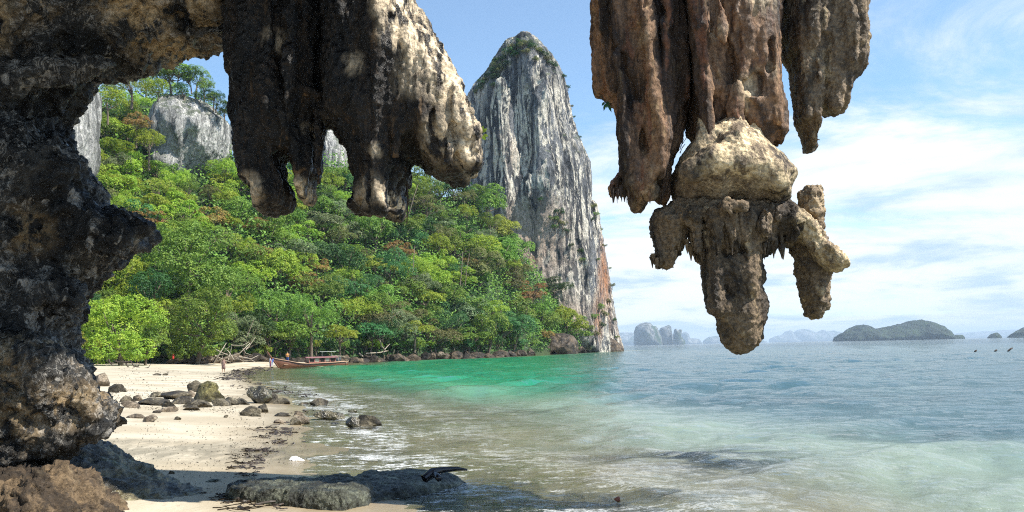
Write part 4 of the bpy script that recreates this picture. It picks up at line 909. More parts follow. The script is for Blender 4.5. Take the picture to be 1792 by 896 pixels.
SH = {'round': 'rounded', 'finex': 'feathery', 'fine': 'feathery', 'tier': 'flat topped', 'airy': 'open', 'big': 'large'}
auto = [t_ for t_ in TREES if not t_['label']]
for t_ in auto:
    kk = t_['key'].rstrip('0123456789'); t_['adj'] = SH[kk]+' '+t_['col']; t_['o']['group'] = 'trees covering the hillside above the bay'
autolabel(auto, 'tree', [(235, 'beside the cave wall'), (330, 'left of the grey cliff'), (420, 'above the beach walker'), (500, 'above the boat bow'), (600, 'above the boat stern'), (690, 'above the leaning shore trunks'), (770, 'under the snout shaped stalactite'), (850, 'left of the tower'), (930, 'under the tower foot'), (1100, 'at the forest right end')],
    [(170, 'on the hilltop'), (250, 'near the hilltop'), (320, 'high on the slope'), (385, 'upper slope'), (445, 'mid slope'), (500, 'lower slope'), (555, 'near the slope bottom'), (700, 'along the shore')])
low_b = []
for i in range(46):
    x = 150+i*19.5+r2.normal()*3; D = np.interp(x, TREE_PX, TREE_D)+0.5
    if 940 < x: continue
    y = 608-0.0209*(x-896)+(EYE-(2.2 if x < 470 else 3.2))/D*F-1
    tree(x, y, r2.uniform(13, 21), 'bush%d' % (i % 2), ['mid green', 'bright green', 'dark green', 'mid green', 'bluish green'][i % 5], D=D, cat='bush', group='low bushes along the foot of the forest'); TREES[-1]['adj'] = TREES[-1]['col']; low_b.append(TREES[-1]); TREES[-1]['o'].name = 'low_bush'
autolabel(low_b, 'low bush', [(235, 'beside the cave wall'), (330, 'under the wide dense leafy tree'), (420, 'behind the driftwood pile'), (520, 'behind the boat bow'), (610, 'behind the boat cabin'), (690, 'above the leaning shore trunks'), (800, 'above the pale square block'), (1100, 'near the undercut sea rock')], [(9999, '')])
# undergrowth covering the slope between the trees
r3 = np.random.default_rng(9); nU = 70000
pxu = r3.uniform(90, 1075, nU); ku = r3.uniform(0.01, 1.02, nU)
_, a0, a1 = hill_z(pxu, pxu*0+200); Du = a0+(a1-a0)*ku; zu, _, _ = hill_z(pxu, Du); xu = (pxu-CX)/F*Du
Pu = np.stack([xu, Du, zu], 1); Pu[:, 2] += 3.0*fbm(Pu, 0.05, 3, .5, 3)*np.clip(ku*6, 0, 1)+1.0*pn(Pu, .25, 9)+r3.uniform(.2, 2.2, nU)
Pu[:, 1] -= r3.uniform(0, 1.5, nU)
Nu = np.array([0.1, -.5, .75])+r3.normal(size=(nU, 3))*.5; Nu /= np.linalg.norm(Nu, axis=1)[:, None]
Pu[:nU//2, 2] += r3.uniform(0, 4, nU//2)
V, Fq = leaves(Pu[nU//2:], Nu[nU//2:], 0.85, r3, .6)
V_, F_ = leaves(Pu[:nU//2], Nu[:nU//2], 0.75, r3, .5)
ug2 = link('climbers', mesh_np('climbers', V_, F_, LM['mid green'], False)); tag(ug2, 'tangled mid green climbers and saplings between the hillside trees', 'climbers', kind='stuff')
ug = link('undergrowth', mesh_np('undergrowth', V, Fq, LM['dark green'], False)); tag(ug, 'dark leafy undergrowth filling the gaps between the hillside trees', 'undergrowth', kind='stuff')
# shrubs clinging to the cliffs
SHR = [(893, 92, 13), (905, 82, 12), (918, 78, 12), (932, 82, 12), (945, 92, 10), (958, 104, 9), (970, 116, 8), (880, 104, 13), (868, 118, 13), (856, 132, 13), (845, 146, 12), (836, 160, 10), (985, 134, 7), (995, 152, 6), (875, 125, 11), (890, 112, 12), (862, 150, 9),
       (1000, 186, 5), (1004, 205, 4), (1014, 240, 5), (978, 372, 12), (968, 384, 11), (985, 392, 11), (972, 398, 9), (992, 404, 8), (945, 350, 7), (1036, 362, 10), (1040, 376, 9), (1034, 385, 7), (1052, 402, 6), (1058, 430, 5), (1045, 455, 6), (1015, 440, 7), (1020, 455, 8), (1072, 500, 6), (1068, 470, 4), (1000, 430, 6), (1048, 540, 14), (1058, 552, 12), (1040, 556, 12), (1052, 570, 12), (1030, 575, 13), (1044, 585, 10), (1018, 560, 12), (1074, 560, 6), (1080, 590, 5), (1062, 530, 9),
       (898, 84, 13), (911, 76, 12), (925, 76, 13), (938, 88, 13), (951, 98, 12), (963, 112, 10), (886, 98, 14), (874, 110, 14), (864, 124, 14), (852, 140, 14), (842, 156, 12), (905, 96, 12), (920, 92, 12), (880, 118, 12), (870, 136, 12), (935, 104, 9), (900, 640-40, 1)]
def hitD(o_list, px, py):
    o_ = Vector((0, 0, EYE)); d = Vector(ray(px, py)).normalized(); best = None
    for tr_ in o_list:
        ok, loc, nn, i = tr_.ray_cast(o_, d)
        if ok and (best is None or (loc-o_).length < best[1]): best = (loc, (loc-o_).length)
    return best[0][1] if best else None
from mathutils.bvhtree import BVHTree
class BT:
    def __init__(s, ob):
        me = ob.data; s.b = BVHTree.FromPolygons([v.co.copy() for v in me.vertices], [tuple(p.vertices) for p in me.polygons])
    def ray_cast(s, o, d):
        loc, n, i, dist = s.b.ray_cast(o, d); return (loc is not None, loc, n, i)
cl_b = [BT(tower), BT(but)]
shr = []
for i, (x, y, r_) in enumerate(SHR[:-1]):
    Dh = hitD(cl_b, x, y)
    if Dh is None:
        Dh = hitD(cl_b, x+(6 if x < 900 else -6), y+8)
        if Dh is None: Dh = 300
    o = tree(x, y, r_*1.02, 'bush%d' % (i % 2), ['dark green', 'mid green', 'olive', 'mid green'][i % 4] if y > 350 else ['dark green', 'dark green', 'olive'][i % 3], D=Dh-0.5, cat='shrub', group='shrubs growing on the limestone tower')
    TREES[-1]['adj'] = TREES[-1]['col']; shr.append(TREES[-1])
autolabel(shr, 'shrub', [(870, 'on the left shoulder'), (915, 'left of the peak'), (950, 'at the peak'), (1004, 'on the right side'), (1030, 'beside the right shoulder'), (1200, 'on the right shoulder')],
    [(100, 'on the tower'), (135, 'below the tower top'), (180, 'high on the tower'), (300, 'on the upper tower'), (380, 'halfway up the tower'), (440, 'on the lower tower'), (520, 'near the orange streak'), (700, 'near the tower foot')])
# ------------------------------------------------------------------ flat reef rock at the water's edge
def plan(pts, z=0.25): return [tuple(gz(x, y, z)) for x, y in pts]
RF = [(388, 850), (402, 843), (450, 836), (520, 832), (600, 828), (640, 833), (655, 842), (640, 852), (600, 862), (540, 862), (480, 859), (430, 857), (396, 855)]
reef = rock([dict(plan=plan(RF, .3), z0=-0.22, z1=0.29, R=0.12), ], 0.02, [lambda P: -0.05*ridge(P, (1.4, 1.4, 2.5), 3, .55, 5)], [lambda P: 0.03*ridge(P, 4.5, 4, .62, 7), lambda P: -0.018*ridge(P, 12, 3, .65, 3)], mat=M['reef'], name='reef_rock', band=.28, k=.1, holes=[(396, 882, 470, 884, 13, 17, 11.55), (470, 884, 560, 888, 17, 17, 11.45), (560, 888, 640, 880, 15, 9, 11.55)])
tag(reef, 'large flat grey green rock with dark undercut front at the wave edge in the foreground', 'rock')
RF2 = [(590, 838), (640, 822), (720, 819), (770, 822), (800, 828), (818, 833), (790, 842), (760, 850), (700, 860), (640, 874), (600, 880)]
reef2 = rock([dict(plan=plan(RF2, .1), z0=-0.3, z1=0.12, R=0.26)], 0.022, [lambda P: -0.05*ridge(P, (1.4, 1.4, 2.5), 3, .55, 25)], [lambda P: 0.03*ridge(P, 4.5, 4, .62, 17), lambda P: -0.015*ridge(P, 12, 3, .65, 3)], mat=M['reef'], name='reef_rock', band=.24, k=.1)
tag(reef2, 'low pitted reef shelf awash at the right end of the large flat foreground rock', 'rock')
# ------------------------------------------------------------------ loose rocks
def rockproto(seed, n=4, cuts=18, flat=1.0, rough=.12):
    r = np.random.default_rng(seed); bm = bmesh.new(); bmesh.ops.create_icosphere(bm, subdivisions=n, radius=1)
    V = np.array([v.co for v in bm.verts]); d = V/np.linalg.norm(V, axis=1)[:, None]
    Fq = np.array([[v.index for v in f.verts] for f in bm.faces]); bm.free()
    rad = np.full(len(V), 1.15)
    for i in range(cuts):
        nn = r.normal(size=3); nn[2] = abs(nn[2])*.9 if i % 3 else nn[2]; nn /= np.linalg.norm(nn); off = r.uniform(.42, .9)
        c = d@nn; rad = np.where(c > .05, np.minimum(rad, off/np.maximum(c, .05)), rad)
    V = d*rad[:, None]; V = V*(1+(rough*ridge(V.astype(np.float32), 1.7, 4, .6, seed))[:, None]+(rough*.6*fbm(V.astype(np.float32), 1.1, 2, .5, seed+5))[:, None])
    e = V.max(0)-V.min(0); V = (V-(V.max(0)+V.min(0))/2)/e*2
    return mesh_np('rock', V, Fq, M['beach_rock'], False)
RP = [rockproto(200+i) for i in range(7)]; RPL = [rockproto(220+i, 3) for i in range(4)]
def stone(px, base, w, h, k, mat, label, group=None, cat='rock', name='rock', deep=.8, rz=None, D=None, yaw_tilt=.15, low=False, sink=.3):
    if D is None: g = ground_hit(px, base)
    else: g = at(px, base, D)
    Dv = g[1]; mp = m_per_px(Dv); W_ = w*mp/2; H_ = h*mp
    o = link(name, (RPL if low else RP)[k % (4 if low else 7)]); o.material_slots[0].link = 'OBJECT'; o.material_slots[0].material = M[mat]
    o.scale = (W_, W_*deep, H_/2/(1-sink)); o.location = (g[0], g[1]+W_*deep*.5, g[2]+H_/2/(1-sink)*(1-2*sink))
    o.rotation_euler = (random.uniform(-1, 1)*yaw_tilt, random.uniform(-1, 1)*yaw_tilt, random.uniform(-.4, .4)+(3.14 if random.random() < .5 else 0) if rz is None else rz)
    return tag(o, label, cat, group)
G_ = 'rocks scattered on the beach'
ST = [
 (170, 676, 34, 22, 0, 'beach_rock_tan', 'purplish tan pointed rock half hidden behind the edge of the cave boulder'),
 (200, 687, 25, 15, 1, 'beach_rock', 'small dark pyramid shaped rock on the sand right of the cave boulder'),
 (216, 686, 13, 8, 2, 'beach_rock', 'tiny flat rock touching the right side of the dark pyramid rock'),
 (221, 704, 24, 11, 3, 'beach_rock', 'dark low rock at the far left end of the rock field'),
 (240, 702, 16, 11, 4, 'beach_rock_tan', 'small rounded tan rock second from the left end of the rock field'),
 (227, 713, 34, 11, 5, 'beach_rock_tan', 'flat tan slab at the front left corner of the rock field'),
 (262, 709, 54, 13, 6, 'beach_rock', 'long flat grey slab in the left part of the rock field'),
 (272, 695, 34, 9, 2, 'beach_rock', 'thin dark slab behind the long flat grey slab'),
 (294, 713, 30, 11, 0, 'beach_rock', 'flat rock between the long grey slab and the algae covered rock'),
 (305, 699, 50, 15, 1, 'beach_rock', 'broad dark tipped slab behind the middle of the rock field'),
 (318, 707, 40, 14, 3, 'beach_rock', 'low grey slab just left of the algae covered rock'),
 (334, 695, 15, 12, 5, 'beach_rock_tan', 'small grey block under the dark perched block'),
 (364, 704, 56, 26, 0, 'beach_rock_algae', 'largest beach rock, yellow green with algae, in the middle of the rock field'),
 (360, 692, 34, 25, 1, 'beach_rock_algae', 'peak of yellowish rock piled on top of the algae covered rock'),
 (341, 686, 28, 20, 4, 'beach_rock', 'dark square block perched left of the top of the algae covered rock'),
 (343, 713, 44, 13, 2, 'beach_rock', 'flat pale topped slab in front of the algae covered rock'),
 (360, 713, 20, 9, 4, 'beach_rock', 'small rock at the right end of the pale topped slab'),
 (388, 711, 38, 13, 5, 'beach_rock', 'dark slab right of the foot of the algae covered rock'),
 (402, 709, 30, 14, 6, 'beach_rock', 'dark triangular rock between the algae covered rock and the pointed wet rock'),
 (421, 708, 30, 11, 3, 'beach_rock', 'low brown rock touching the left foot of the pointed wet rock'),
 (292, 721, 34, 9, 6, 'beach_rock_tan', 'reddish brown flat rock on the sand in front of the rock field'),
 (274, 723, 16, 5, 1, 'beach_rock_tan', 'thin tan flake left of the reddish brown flat rock'),
 (330, 718, 38, 8, 0, 'beach_rock', 'low broken slab right of the reddish brown flat rock'),
 (237, 732, 34, 8, 3, 'beach_rock_tan', 'flat tan rock alone on the open sand, the left one of two touching'),
 (260, 739, 24, 13, 5, 'beach_rock_tan', 'angular tan rock alone on the open sand, the right one of two touching'),
 (309, 735, 14, 6, 2, 'beach_rock', 'little dark stone alone in the middle of the bare sand'),
 (395, 731, 8, 5, 1, 'beach_rock', 'tiny dark stone on the sand left of the striped grey rock'),
 (453, 706, 44, 30, 1, 'wet_rock', 'pointed dark wet rock at the right end of the rock field'),
 (473, 706, 26, 18, 6, 'beach_rock', 'grey sloping rock leaning on the right side of the pointed wet rock'),
 (492, 707, 30, 11, 2, 'beach_rock', 'wedge shaped brown slab lying right of the pointed wet rock'),
 (437, 728, 34, 17, 4, 'beach_rock', 'striped grey rock on the sand in front of the pointed wet rock'),
 (456, 722, 24, 14, 0, 'beach_rock', 'dark jagged rock touching the right side of the striped grey rock'),
 (448, 729, 20, 6, 5, 'beach_rock', 'low dark flake at the front of the striped grey rock'),
 (493, 729, 28, 7, 3, 'beach_rock', 'flat grey stone with a square left end on the wet sand'),
 (489, 741, 22, 7, 6, 'beach_rock_tan', 'low pale stone just left of the dark block on the tide line'),
 (514, 744, 22, 13, 2, 'beach_rock', 'dark squarish block on the tide line'),
 (530, 742, 22, 14, 1, 'beach_rock_tan', 'rugged brown rock touching the right side of the dark tide line block'),
 (522, 727, 16, 8, 0, 'beach_rock_tan', 'small brown rock behind the dark tide line block'),
 (557, 709, 30, 12, 4, 'beach_rock', 'grey rock standing in the shallow water nearest the pointed wet rock'),
 (531, 708, 18, 4, 3, 'beach_rock', 'thin flat rock left of the grey rock in the shallow water'),
 (575, 734, 56, 15, 5, 'wet_rock', 'dark wet rock with twin humps washed by small waves'),
 (617, 747, 30, 17, 6, 'wet_rock', 'dark left half of the split rock farthest out in the shallows'),
 (643, 746, 46, 20, 0, 'beach_rock', 'lighter right half of the split rock farthest out in the shallows'),
 (586, 742, 16, 3, 2, 'wet_rock', 'thin dark rock tip barely above water between the twin humps and the split rock'),
 (617, 722, 16, 5, 1, 'wet_rock', 'small dark rock tip behind the split rock farthest out'),
 (499, 679, 6, 4, 1, 'wet_rock', 'tiny dark stone in the water halfway to the boat'),
 (465, 797, 7, 4, 2, 'wet_rock', 'tiny black stone just left of the white lump on wet sand'),
 (300, 829, 10, 5, 0, 'beach_rock', 'small stone on the near sand above the wet ledge'),
 (372, 843, 26, 4, 3, 'reef', 'thin greenish flat stone left of the large flat foreground rock'),
 (274, 657, 14, 4, 4, 'beach_rock', 'small low dark stone on the far sand below the wide leafy tree'),
 (288, 657, 12, 4, 5, 'beach_rock', 'small low dark stone on the far sand, the right one of a pair'),
]
for s in ST:
    stone(s[0], s[1], s[2], s[3], s[4], s[5], s[6], G_, deep=.55 if s[3] < 12 else .75, yaw_tilt=.12)
# rocks at the foot of the forest
SHR2 = []; r4 = np.random.default_rng(77)
for i in range(64):
    x = 296+i*12.4+r4.uniform(-3, 3); D = np.interp(x, TREE_PX, TREE_D)-3.5+r4.uniform(-2.0, 1.5)
    if 470 < x < 480: continue
    if 935 < x < 1000: continue
    if x > 1075: continue
    yb = 608-0.0209*(x-896)+(EYE-(.9 if x < 470 else -.2))/D*F
    w = r4.uniform(14, 30); h = r4.uniform(8, 16)
    o = stone(x, yb, w, h, i, 'shore_rock', None, 'dark rocks along the foot of the forest', D=D, low=False, deep=.9, yaw_tilt=.3, sink=.3)
    SHR2.append(dict(o=o, px=x, py=D, adj=['dark brown', 'brown', 'dark'][i % 3]))
o = stone(772, 624, 17, 9, 3, 'beach_rock_tan', 'pale square block among the dark shore rocks in the middle of the bay', 'dark rocks along the foot of the forest', D=180, sink=.15)
autolabel(SHR2, 'shore rock', [(380, 'left of the driftwood pile'), (430, 'behind the driftwood pile'), (520, 'behind the boat bow'), (600, 'behind the boat cabin'), (660, 'by the fallen shore trunks'), (760, 'left of the pale block'), (850, 'right of the pale block'), (935, 'left of the undercut sea rock'), (1200, 'below the limestone tower')], [(9999, '')])
# pebbles and crumbs on the sand (uncountable)
r6 = np.random.default_rng(404); n_ = 2600
V = []; Fq = []
reg = [((190, 420), (690, 722), 900), ((200, 480), (650, 690), 300), ((400, 540), (715, 800), 500), ((180, 470), (740, 870), 900)]
for (xa, xb), (ya, yb), cnt in reg:
    for i in range(cnt):
        x = r6.uniform(xa, xb); y = r6.uniform(ya, yb)
        if (y > 780 and x < 200+(y-790)*2.0): continue
        g = gz(x, y, .2); gd = m_per_px(g[1])*r6.uniform(.5, 1.6)*(1.5 if r6.random() < .08 else 1); k0 = len(V)
        h0 = None; V.append((g[0], g[1], gd)); Fq.append(k0)
PP = np.array(V); HH, SS = terrain_h(PP[:, 0][None], PP[:, 1][None]); HH = HH[0]; ok = HH > -.02; PP = PP[ok]; HH = HH[ok]
oc = np.array([(1, 0, 0), (0, 1, 0), (-1, 0, 0), (0, -1, 0), (0, 0, .8), (.5, .5, -.4)])
Vp = (np.stack([PP[:, 0], PP[:, 1], HH+.01], 1)[:, None, :]+oc[None]*PP[:, 2][:, None, None]*r6.uniform(.5, 1.3, (len(PP), 6, 1))).reshape(-1, 3)
tf = np.array([(0, 1, 4), (1, 2, 4), (2, 3, 4), (3, 0, 4)]); Fp = (tf[None]+np.arange(len(PP))[:, None, None]*6).reshape(-1, 3)
pb_ = link('pebbles', mesh_np('pebbles', Vp, Fp, M['beach_rock'], False)); tag(pb_, 'small dark pebbles and shell crumbs sprinkled over the sand', 'pebbles', kind='stuff')
# ------------------------------------------------------------------ branches
def branch_obj(name, paths, mat, label=None, cat=None, parent=None, group=None):
    V, Fq = join([tube(p, r, 5) for p, r in paths]); o = link(name, mesh_any(name, V, Fq, mat), parent); return tag(o, label, cat, group)
def dead(px, base, D, spread, height, n, seed, rad=.1):
    r = np.random.default_rng(seed); g = at(px, base, D); out = []
    for i in range(n):
        a = r.uniform(0, math.pi); s = r.uniform(.3, 1); x = math.cos(a)*spread*s; z = abs(math.sin(a))*height*r.uniform(.2, 1)
        st = g+[r.normal()*spread*.25, r.normal()*.8, 0.1]; e = g+[x, r.normal()*1.2, z+.1]; mid = (st+e)/2+r.normal(size=3)*.25
        out.append(([st, mid, e], [rad*r.uniform(.6, 1.3), rad*.7, rad*.3]))
        if r.random() < .7: out.append(([mid, mid+(e-mid)*.5+r.normal(size=3)*.4, mid+(e-mid)*.9+r.normal(size=3)*.7], [rad*.5, rad*.35, rad*.12]))
    return out
M['bleached'] = simple('bleached_wood', (0.34, 0.29, 0.22), 0.85, 0, .25, 3)
M['dark_wood'] = simple('dark_wood', (0.05, 0.035, 0.025), 0.8, 0, .3, 3)
Dd = 124.; base = at(400, 631, Dd)
dw = empty('driftwood_pile', tuple(base), 'pile of bleached tangled branches at the back of the beach', 'driftwood')
pth = [([(374, 636), (385, 618), (396, 600)], .14), ([(380, 632), (420, 618), (438, 600)], .15), ([(425, 610), (430, 618), (442, 622)], .08), ([(405, 604), (425, 605), (436, 598)], .1), ([(395, 634), (410, 622), (428, 634)], .12),
       ([(378, 612), (400, 622), (420, 630)], .12), ([(418, 624), (440, 628), (452, 622)], .13), ([(425, 632), (440, 630), (448, 634)], .09), ([(386, 636), (392, 615), (402, 606)], .1), ([(399, 632), (404, 612), (406, 602)], .09), ([(410, 630), (400, 615), (392, 608)], .1), ([(376, 622), (388, 628), (404, 634)], .12), ([(369, 630), (380, 622), (398, 618)], .1), ([(430, 612), (436, 606), (447, 590)], .1)]
for p, w in pth:
    r_ = [at(x, y, Dd+random.uniform(-1, 1))-base for x, y in p]
    o = branch_obj('branch', [(r_, [w*.75, w*.6, w*.3])], M['bleached'], parent=dw)
pth = [([(255, 635), (283, 632), (300, 646)], .08), ([(262, 632), (270, 640), (282, 645)], .07), ([(300, 646), (310, 640), (315, 633)], .06), ([(228, 632), (245, 634), (262, 632)], .06), ([(205, 628), (212, 636), (222, 640)], .07), ([(197, 630), (212, 636), (225, 634)], .06), ([(284, 645), (300, 641), (330, 646)], .06), ([(315, 645), (345, 643), (352, 637)], .05)]
pth = [([(190+(x-205)*.5, y) for x, y in p], w) for p, w in pth]
branch_obj('fallen_branch', [([at(x, y, 103) for x, y in p], [w*1.4, w*1.2, w*.6]) for p, w in pth], M['dark_wood'], 'dark bare branches trailing on the sand under the lime green tree', 'branch')
for p, w, lb in [([(628, 618), (638, 626), (646, 633)], .22, 'pale leaning trunk propped on the shore rocks right of the boat stern'), ([(632, 622), (645, 630), (655, 632)], .15, 'thin pale trunk crossing the foot of the leaning trunk'),
              ([(640, 619), (665, 617), (678, 614)], .2, 'pale log lying level across the shore rocks'), ([(664, 594), (668, 606), (675, 614)], .22, 'upright pale trunk rising from the right end of the level log'),
              ([(690, 612), (688, 620), (683, 629)], .18, 'pale curved root reaching down to the water'), ([(673, 612), (678, 606), (682, 602)], .12, 'short pale stub branch beside the upright trunk')]:
    branch_obj('leaning_trunk', [([at(x, y, 165+i) for i, (x, y) in enumerate(p)], [w*.8, w*.65, w*.4])], M['pale_bark'], lb, 'dead trunk', group='dead trunks on the rocky shore')
for i, (p, w, D, lb) in enumerate([([(716, 375), (724, 345), (732, 322)], .22, 205, 'bare pale branch beside the hanging root'), ([(805, 500), (808, 470), (810, 440)], .2, 200, 'thin bare trunk between hillside trees left of the tower'), ([(814, 500), (817, 470), (822, 442)], .16, 200, 'second thin bare trunk just right of its twin left of the tower'),
                ([(723, 475), (724, 450), (726, 430)], .2, 195, 'thin dark bare trunk in the middle of the forest slope'), ([(432, 590), (438, 575), (444, 560)], .12, 140, 'pale diagonal dead trunk above the driftwood pile'), ([(680, 560), (700, 545), (715, 560)], .14, 172, 'grey arching bare branches above the shore trunks')]):
    branch_obj('bare_trunk', [([at(x, y, D-6+q) for q, (x, y) in enumerate(p)], [w*.55, w*.5, w*.25])], M['bark'], lb, 'bare trunk')
# root hanging from the left pair, sprouts on the stalactites
branch_obj('hanging_root', [([at(712, 318, 11.9), at(714, 350, 11.9), at(712, 392, 11.9)], [.016, .012, .008])], M['dark_wood'], 'thin dark root hanging straight down behind the foot of the pale shouldered stalactite', 'root')
def sprout(x, y, D, sz, dirs, col, label):
    base = at(x, y, D); o = empty('seedling', tuple(base), label, 'plant'); paths = []; V = []; Fq = []
    for (dx, dy) in dirs:
        e = at(x+dx, y+dy, D-.05)-base; paths.append(([np.zeros(3), e*.5, e*.8], [.006, .005, .003]))
        d = e/np.linalg.norm(e); s = np.cross(d, [0, 1, 0]); L = np.linalg.norm(e); k0 = len(V)
        for q, wv in ((.35, 0), (.6, .16), (.85, .15), (1.15, 0)):
            c = e*q+np.array([0, -.02*math.sin(q*3), 0]); V += [c+s*wv*sz, c-s*wv*sz]
        for q in range(3): Fq.append((k0+2*q, k0+2*q+1, k0+2*q+3, k0+2*q+2))
    branch_obj('stem', paths, M['bark'], parent=o)
    l = link('leaf_cluster', mesh_any('leaf_cluster', V, Fq, LM[col]), o); return o
sprout(1060, 176, 11.8, .12, [(-3, 16), (9, 18), (-6, 8), (6, 6), (2, 12)], 'dark green', 'small dark leafed seedling hanging from the black left lobe of the reddish column')
sprout(841, 236, 11.6, .16, [(10, -10), (12, 2), (4, -14), (8, 8)], 'bright green', 'tiny bright green seedling growing on the snout of the pale shouldered stalactite')
for p, lb in [([(1203, 215), (1198, 228), (1202, 240), (1194, 252)], 'thin twisted root in the narrow gap beside the centre stalactite'),]:
    branch_obj('twisted_root', [([at(x, y, 11.9) for x, y in p], [.008]*4), ([at(x, y, 11.9) for x, y in [(1190, 262), (1196, 244), (1193, 232), (1201, 224)]], [.006]*4), ([at(1190, 268, 11.9), at(1194, 258, 11.9), at(1199, 252, 11.9)], [.01, .007, .005])], M['dark_wood'], lb, 'root')
# curved dark branch on the reef, brown leaf, white lump, red thing
branch_obj('driftwood_branch', [([at(742, 838, 13.0), at(756, 827, 13.1), at(775, 822, 13.2), at(800, 820, 13.2), at(818, 822, 13.2)], [.075, .085, .05, .035, .015]), ([at(758, 828, 13.1), at(766, 834, 12.9), at(768, 838, 12.8)], [.05, .06, .05])], simple('wet_black_wood', (0.012, 0.011, 0.014), .2, 0, .3, 8), 'black wet curved branch lying on the low reef shelf', 'driftwood')
def blob(name, px, base, w, h, col, label, cat, seed, rough=.6, sub=3):
    me = rockproto(seed, sub, 7, 1, .12); me.materials.clear(); me.materials.append(simple(name+'_surface', col, rough, 0, .12, 5)); o = link(name, me); g = ground_hit(px, base); mp = m_per_px(g[1])
    o.scale = (w*mp/2, w*mp*.3, h*mp*.6); o.location = (g[0], g[1], g[2]+h*mp*.3); return tag(o, label, cat)
blob('foam_block', 521, 806, 27, 9, (0.82, 0.82, 0.80), 'white foam lump lying on the wet sand near the tide line', 'foam lump', 301)
blob('dead_leaf', 1080, 876, 11, 8, (0.22, 0.06, 0.03), 'reddish brown dead leaf floating at the wave edge in the foreground', 'leaf', 302)
g = at(303, 629, 122)
bag = empty('red_bag', tuple(g), 'small red bag left under the trees at the back of the beach', 'bag')
bm = bmesh.new(); bmesh.ops.create_cube(bm, size=1); bmesh.ops.scale(bm, vec=(.3, .3, .55), verts=bm.verts); bmesh.ops.translate(bm, vec=(0, 0, .3), verts=bm.verts); bmesh.ops.bevel(bm, geom=bm.edges[:], offset=.12, segments=3, affect='EDGES')
me = bpy.data.meshes.new('bag_body'); bm.to_mesh(me); bm.free(); me.materials.append(simple('red_cloth', (0.45, 0.03, 0.02), .6)); link('bag_body', me, bag)
branch_obj('strap', [([np.array([-.15, 0, .55]), np.array([0, 0, .8]), np.array([.15, 0, .55])], [.03, .03, .03])], simple('red_strap', (0.4, 0.02, 0.02), .6), parent=bag)
for (x, y, w, h, lb) in [(1708, 621.5, 4, 2.5, 'leftmost of three small dark driftwood pieces floating on the open water at right'), (1743, 620, 5, 2.2, 'middle one of three small dark driftwood pieces floating on the open water at right'), (1768, 617.5, 9, 4.5, 'largest and rightmost of three dark driftwood pieces, tilted up out of the water')]:
    D = 130; a = at(x-w/2, y+h/2, D); b_ = at(x+w/2, y-h/2, D)
    a[2] = 0.02; b_[2] = .05+h*.12
    branch_obj('floating_wood', [([a, (a+b_)/2+[0, 0, .05], b_], [.12, .16, .1]), ([(a+b_)/2, (a+b_)/2+[.1, 0, .25]], [.06, .03])], M['dark_wood'], lb, 'driftwood', group='driftwood floating on the open water')
# ------------------------------------------------------------------ seaweed lines
r5 = np.random.default_rng(21)
def weed(clumps, label):
    V = []; Fq = []
    for (px, py, wx, n, L) in clumps:
        for i in range(n):
            g = ground_hit_fast(px+r5.normal()*wx*.42, py+r5.normal()*wx*.07)
            Lm = L*m_per_px(g[1])*r5.uniform(.4, 1.2); a = r5.normal()*.5+(math.pi if r5.random() < .5 else 0); p = g+[0, 0, .012]; wv = m_per_px(g[1])*r5.uniform(.5, 1.3); k0 = len(V); S = 4
            for q in range(S+1):
                s = np.array([-math.sin(a), math.cos(a), 0])*wv*(1.2 if 0 < q < S else .3); hgt = 0.02+abs(r5.normal())*wv*1.1
                V += [p+s+[0, 0, hgt], p-s+[0, 0, hgt*.4]]; a += r5.normal()*.55; p = p+np.array([math.cos(a), math.sin(a), 0])*Lm/S
            for q in range(S): Fq.append((k0+2*q, k0+2*q+1, k0+2*q+3, k0+2*q+2))
    o = link('seaweed', mesh_np('seaweed', np.array(V), Fq, M['weed'], False)); return tag(o, label, 'seaweed', kind='stuff')
def ground_hit_fast(px, py):
    d = ray(px, py); z = 0.1
    for _ in range(4):
        t = (z-EYE)/d[2]; X = d[0]*t; Y = d[1]*t; h = float(np.maximum(terrain_h(np.array([[X]]), np.array([[Y]]))[0], 0)[0, 0]); z = h
    return np.array([X, Y, h])
M['weed'] = simple('dark_seaweed', (0.035, 0.024, 0.016), .55, 0, .5, 8)
far = [(464, 643, 22, 16, 12), (450, 646, 22, 22, 12), (436, 649, 26, 30, 14), (424, 653, 30, 40, 14), (412, 658, 34, 55, 14), (400, 663, 26, 34, 12), (420, 665, 26, 18, 12), (436, 668, 18, 12, 10), (448, 673, 16, 10, 10), (441, 680, 24, 12, 10), (462, 680, 20, 10, 10), (400, 677, 20, 5, 10), (470, 686, 30, 16, 14), (490, 688, 40, 16, 18), (520, 690, 40, 12, 20), (545, 692, 30, 8, 20), (455, 692, 20, 10, 8)]
near = [(500, 741, 22, 5, 14), (476, 752, 44, 16, 22), (492, 757, 40, 14, 26), (470, 762, 30, 8, 20), (505, 762, 24, 6, 20), (461, 767, 18, 12, 10), (492, 776, 30, 20, 18), (447, 790, 26, 30, 18), (468, 792, 22, 12, 14), (440, 800, 30, 24, 18), (434, 812, 26, 18, 20), (448, 808, 16, 10, 14), (428, 820, 28, 16, 24), (425, 832, 20, 12, 18), (436, 835, 14, 10, 10), (520, 722, 34, 8, 18), (410, 880, 40, 12, 40), (450, 888, 60, 18, 50), (395, 872, 24, 8, 20), (378, 868, 14, 6, 14)]
weed(far, 'dark line of seaweed and debris curving along the far tide line toward the boat')
weed(near, 'broken strands of black seaweed along the near tide line and beside the flat rock')
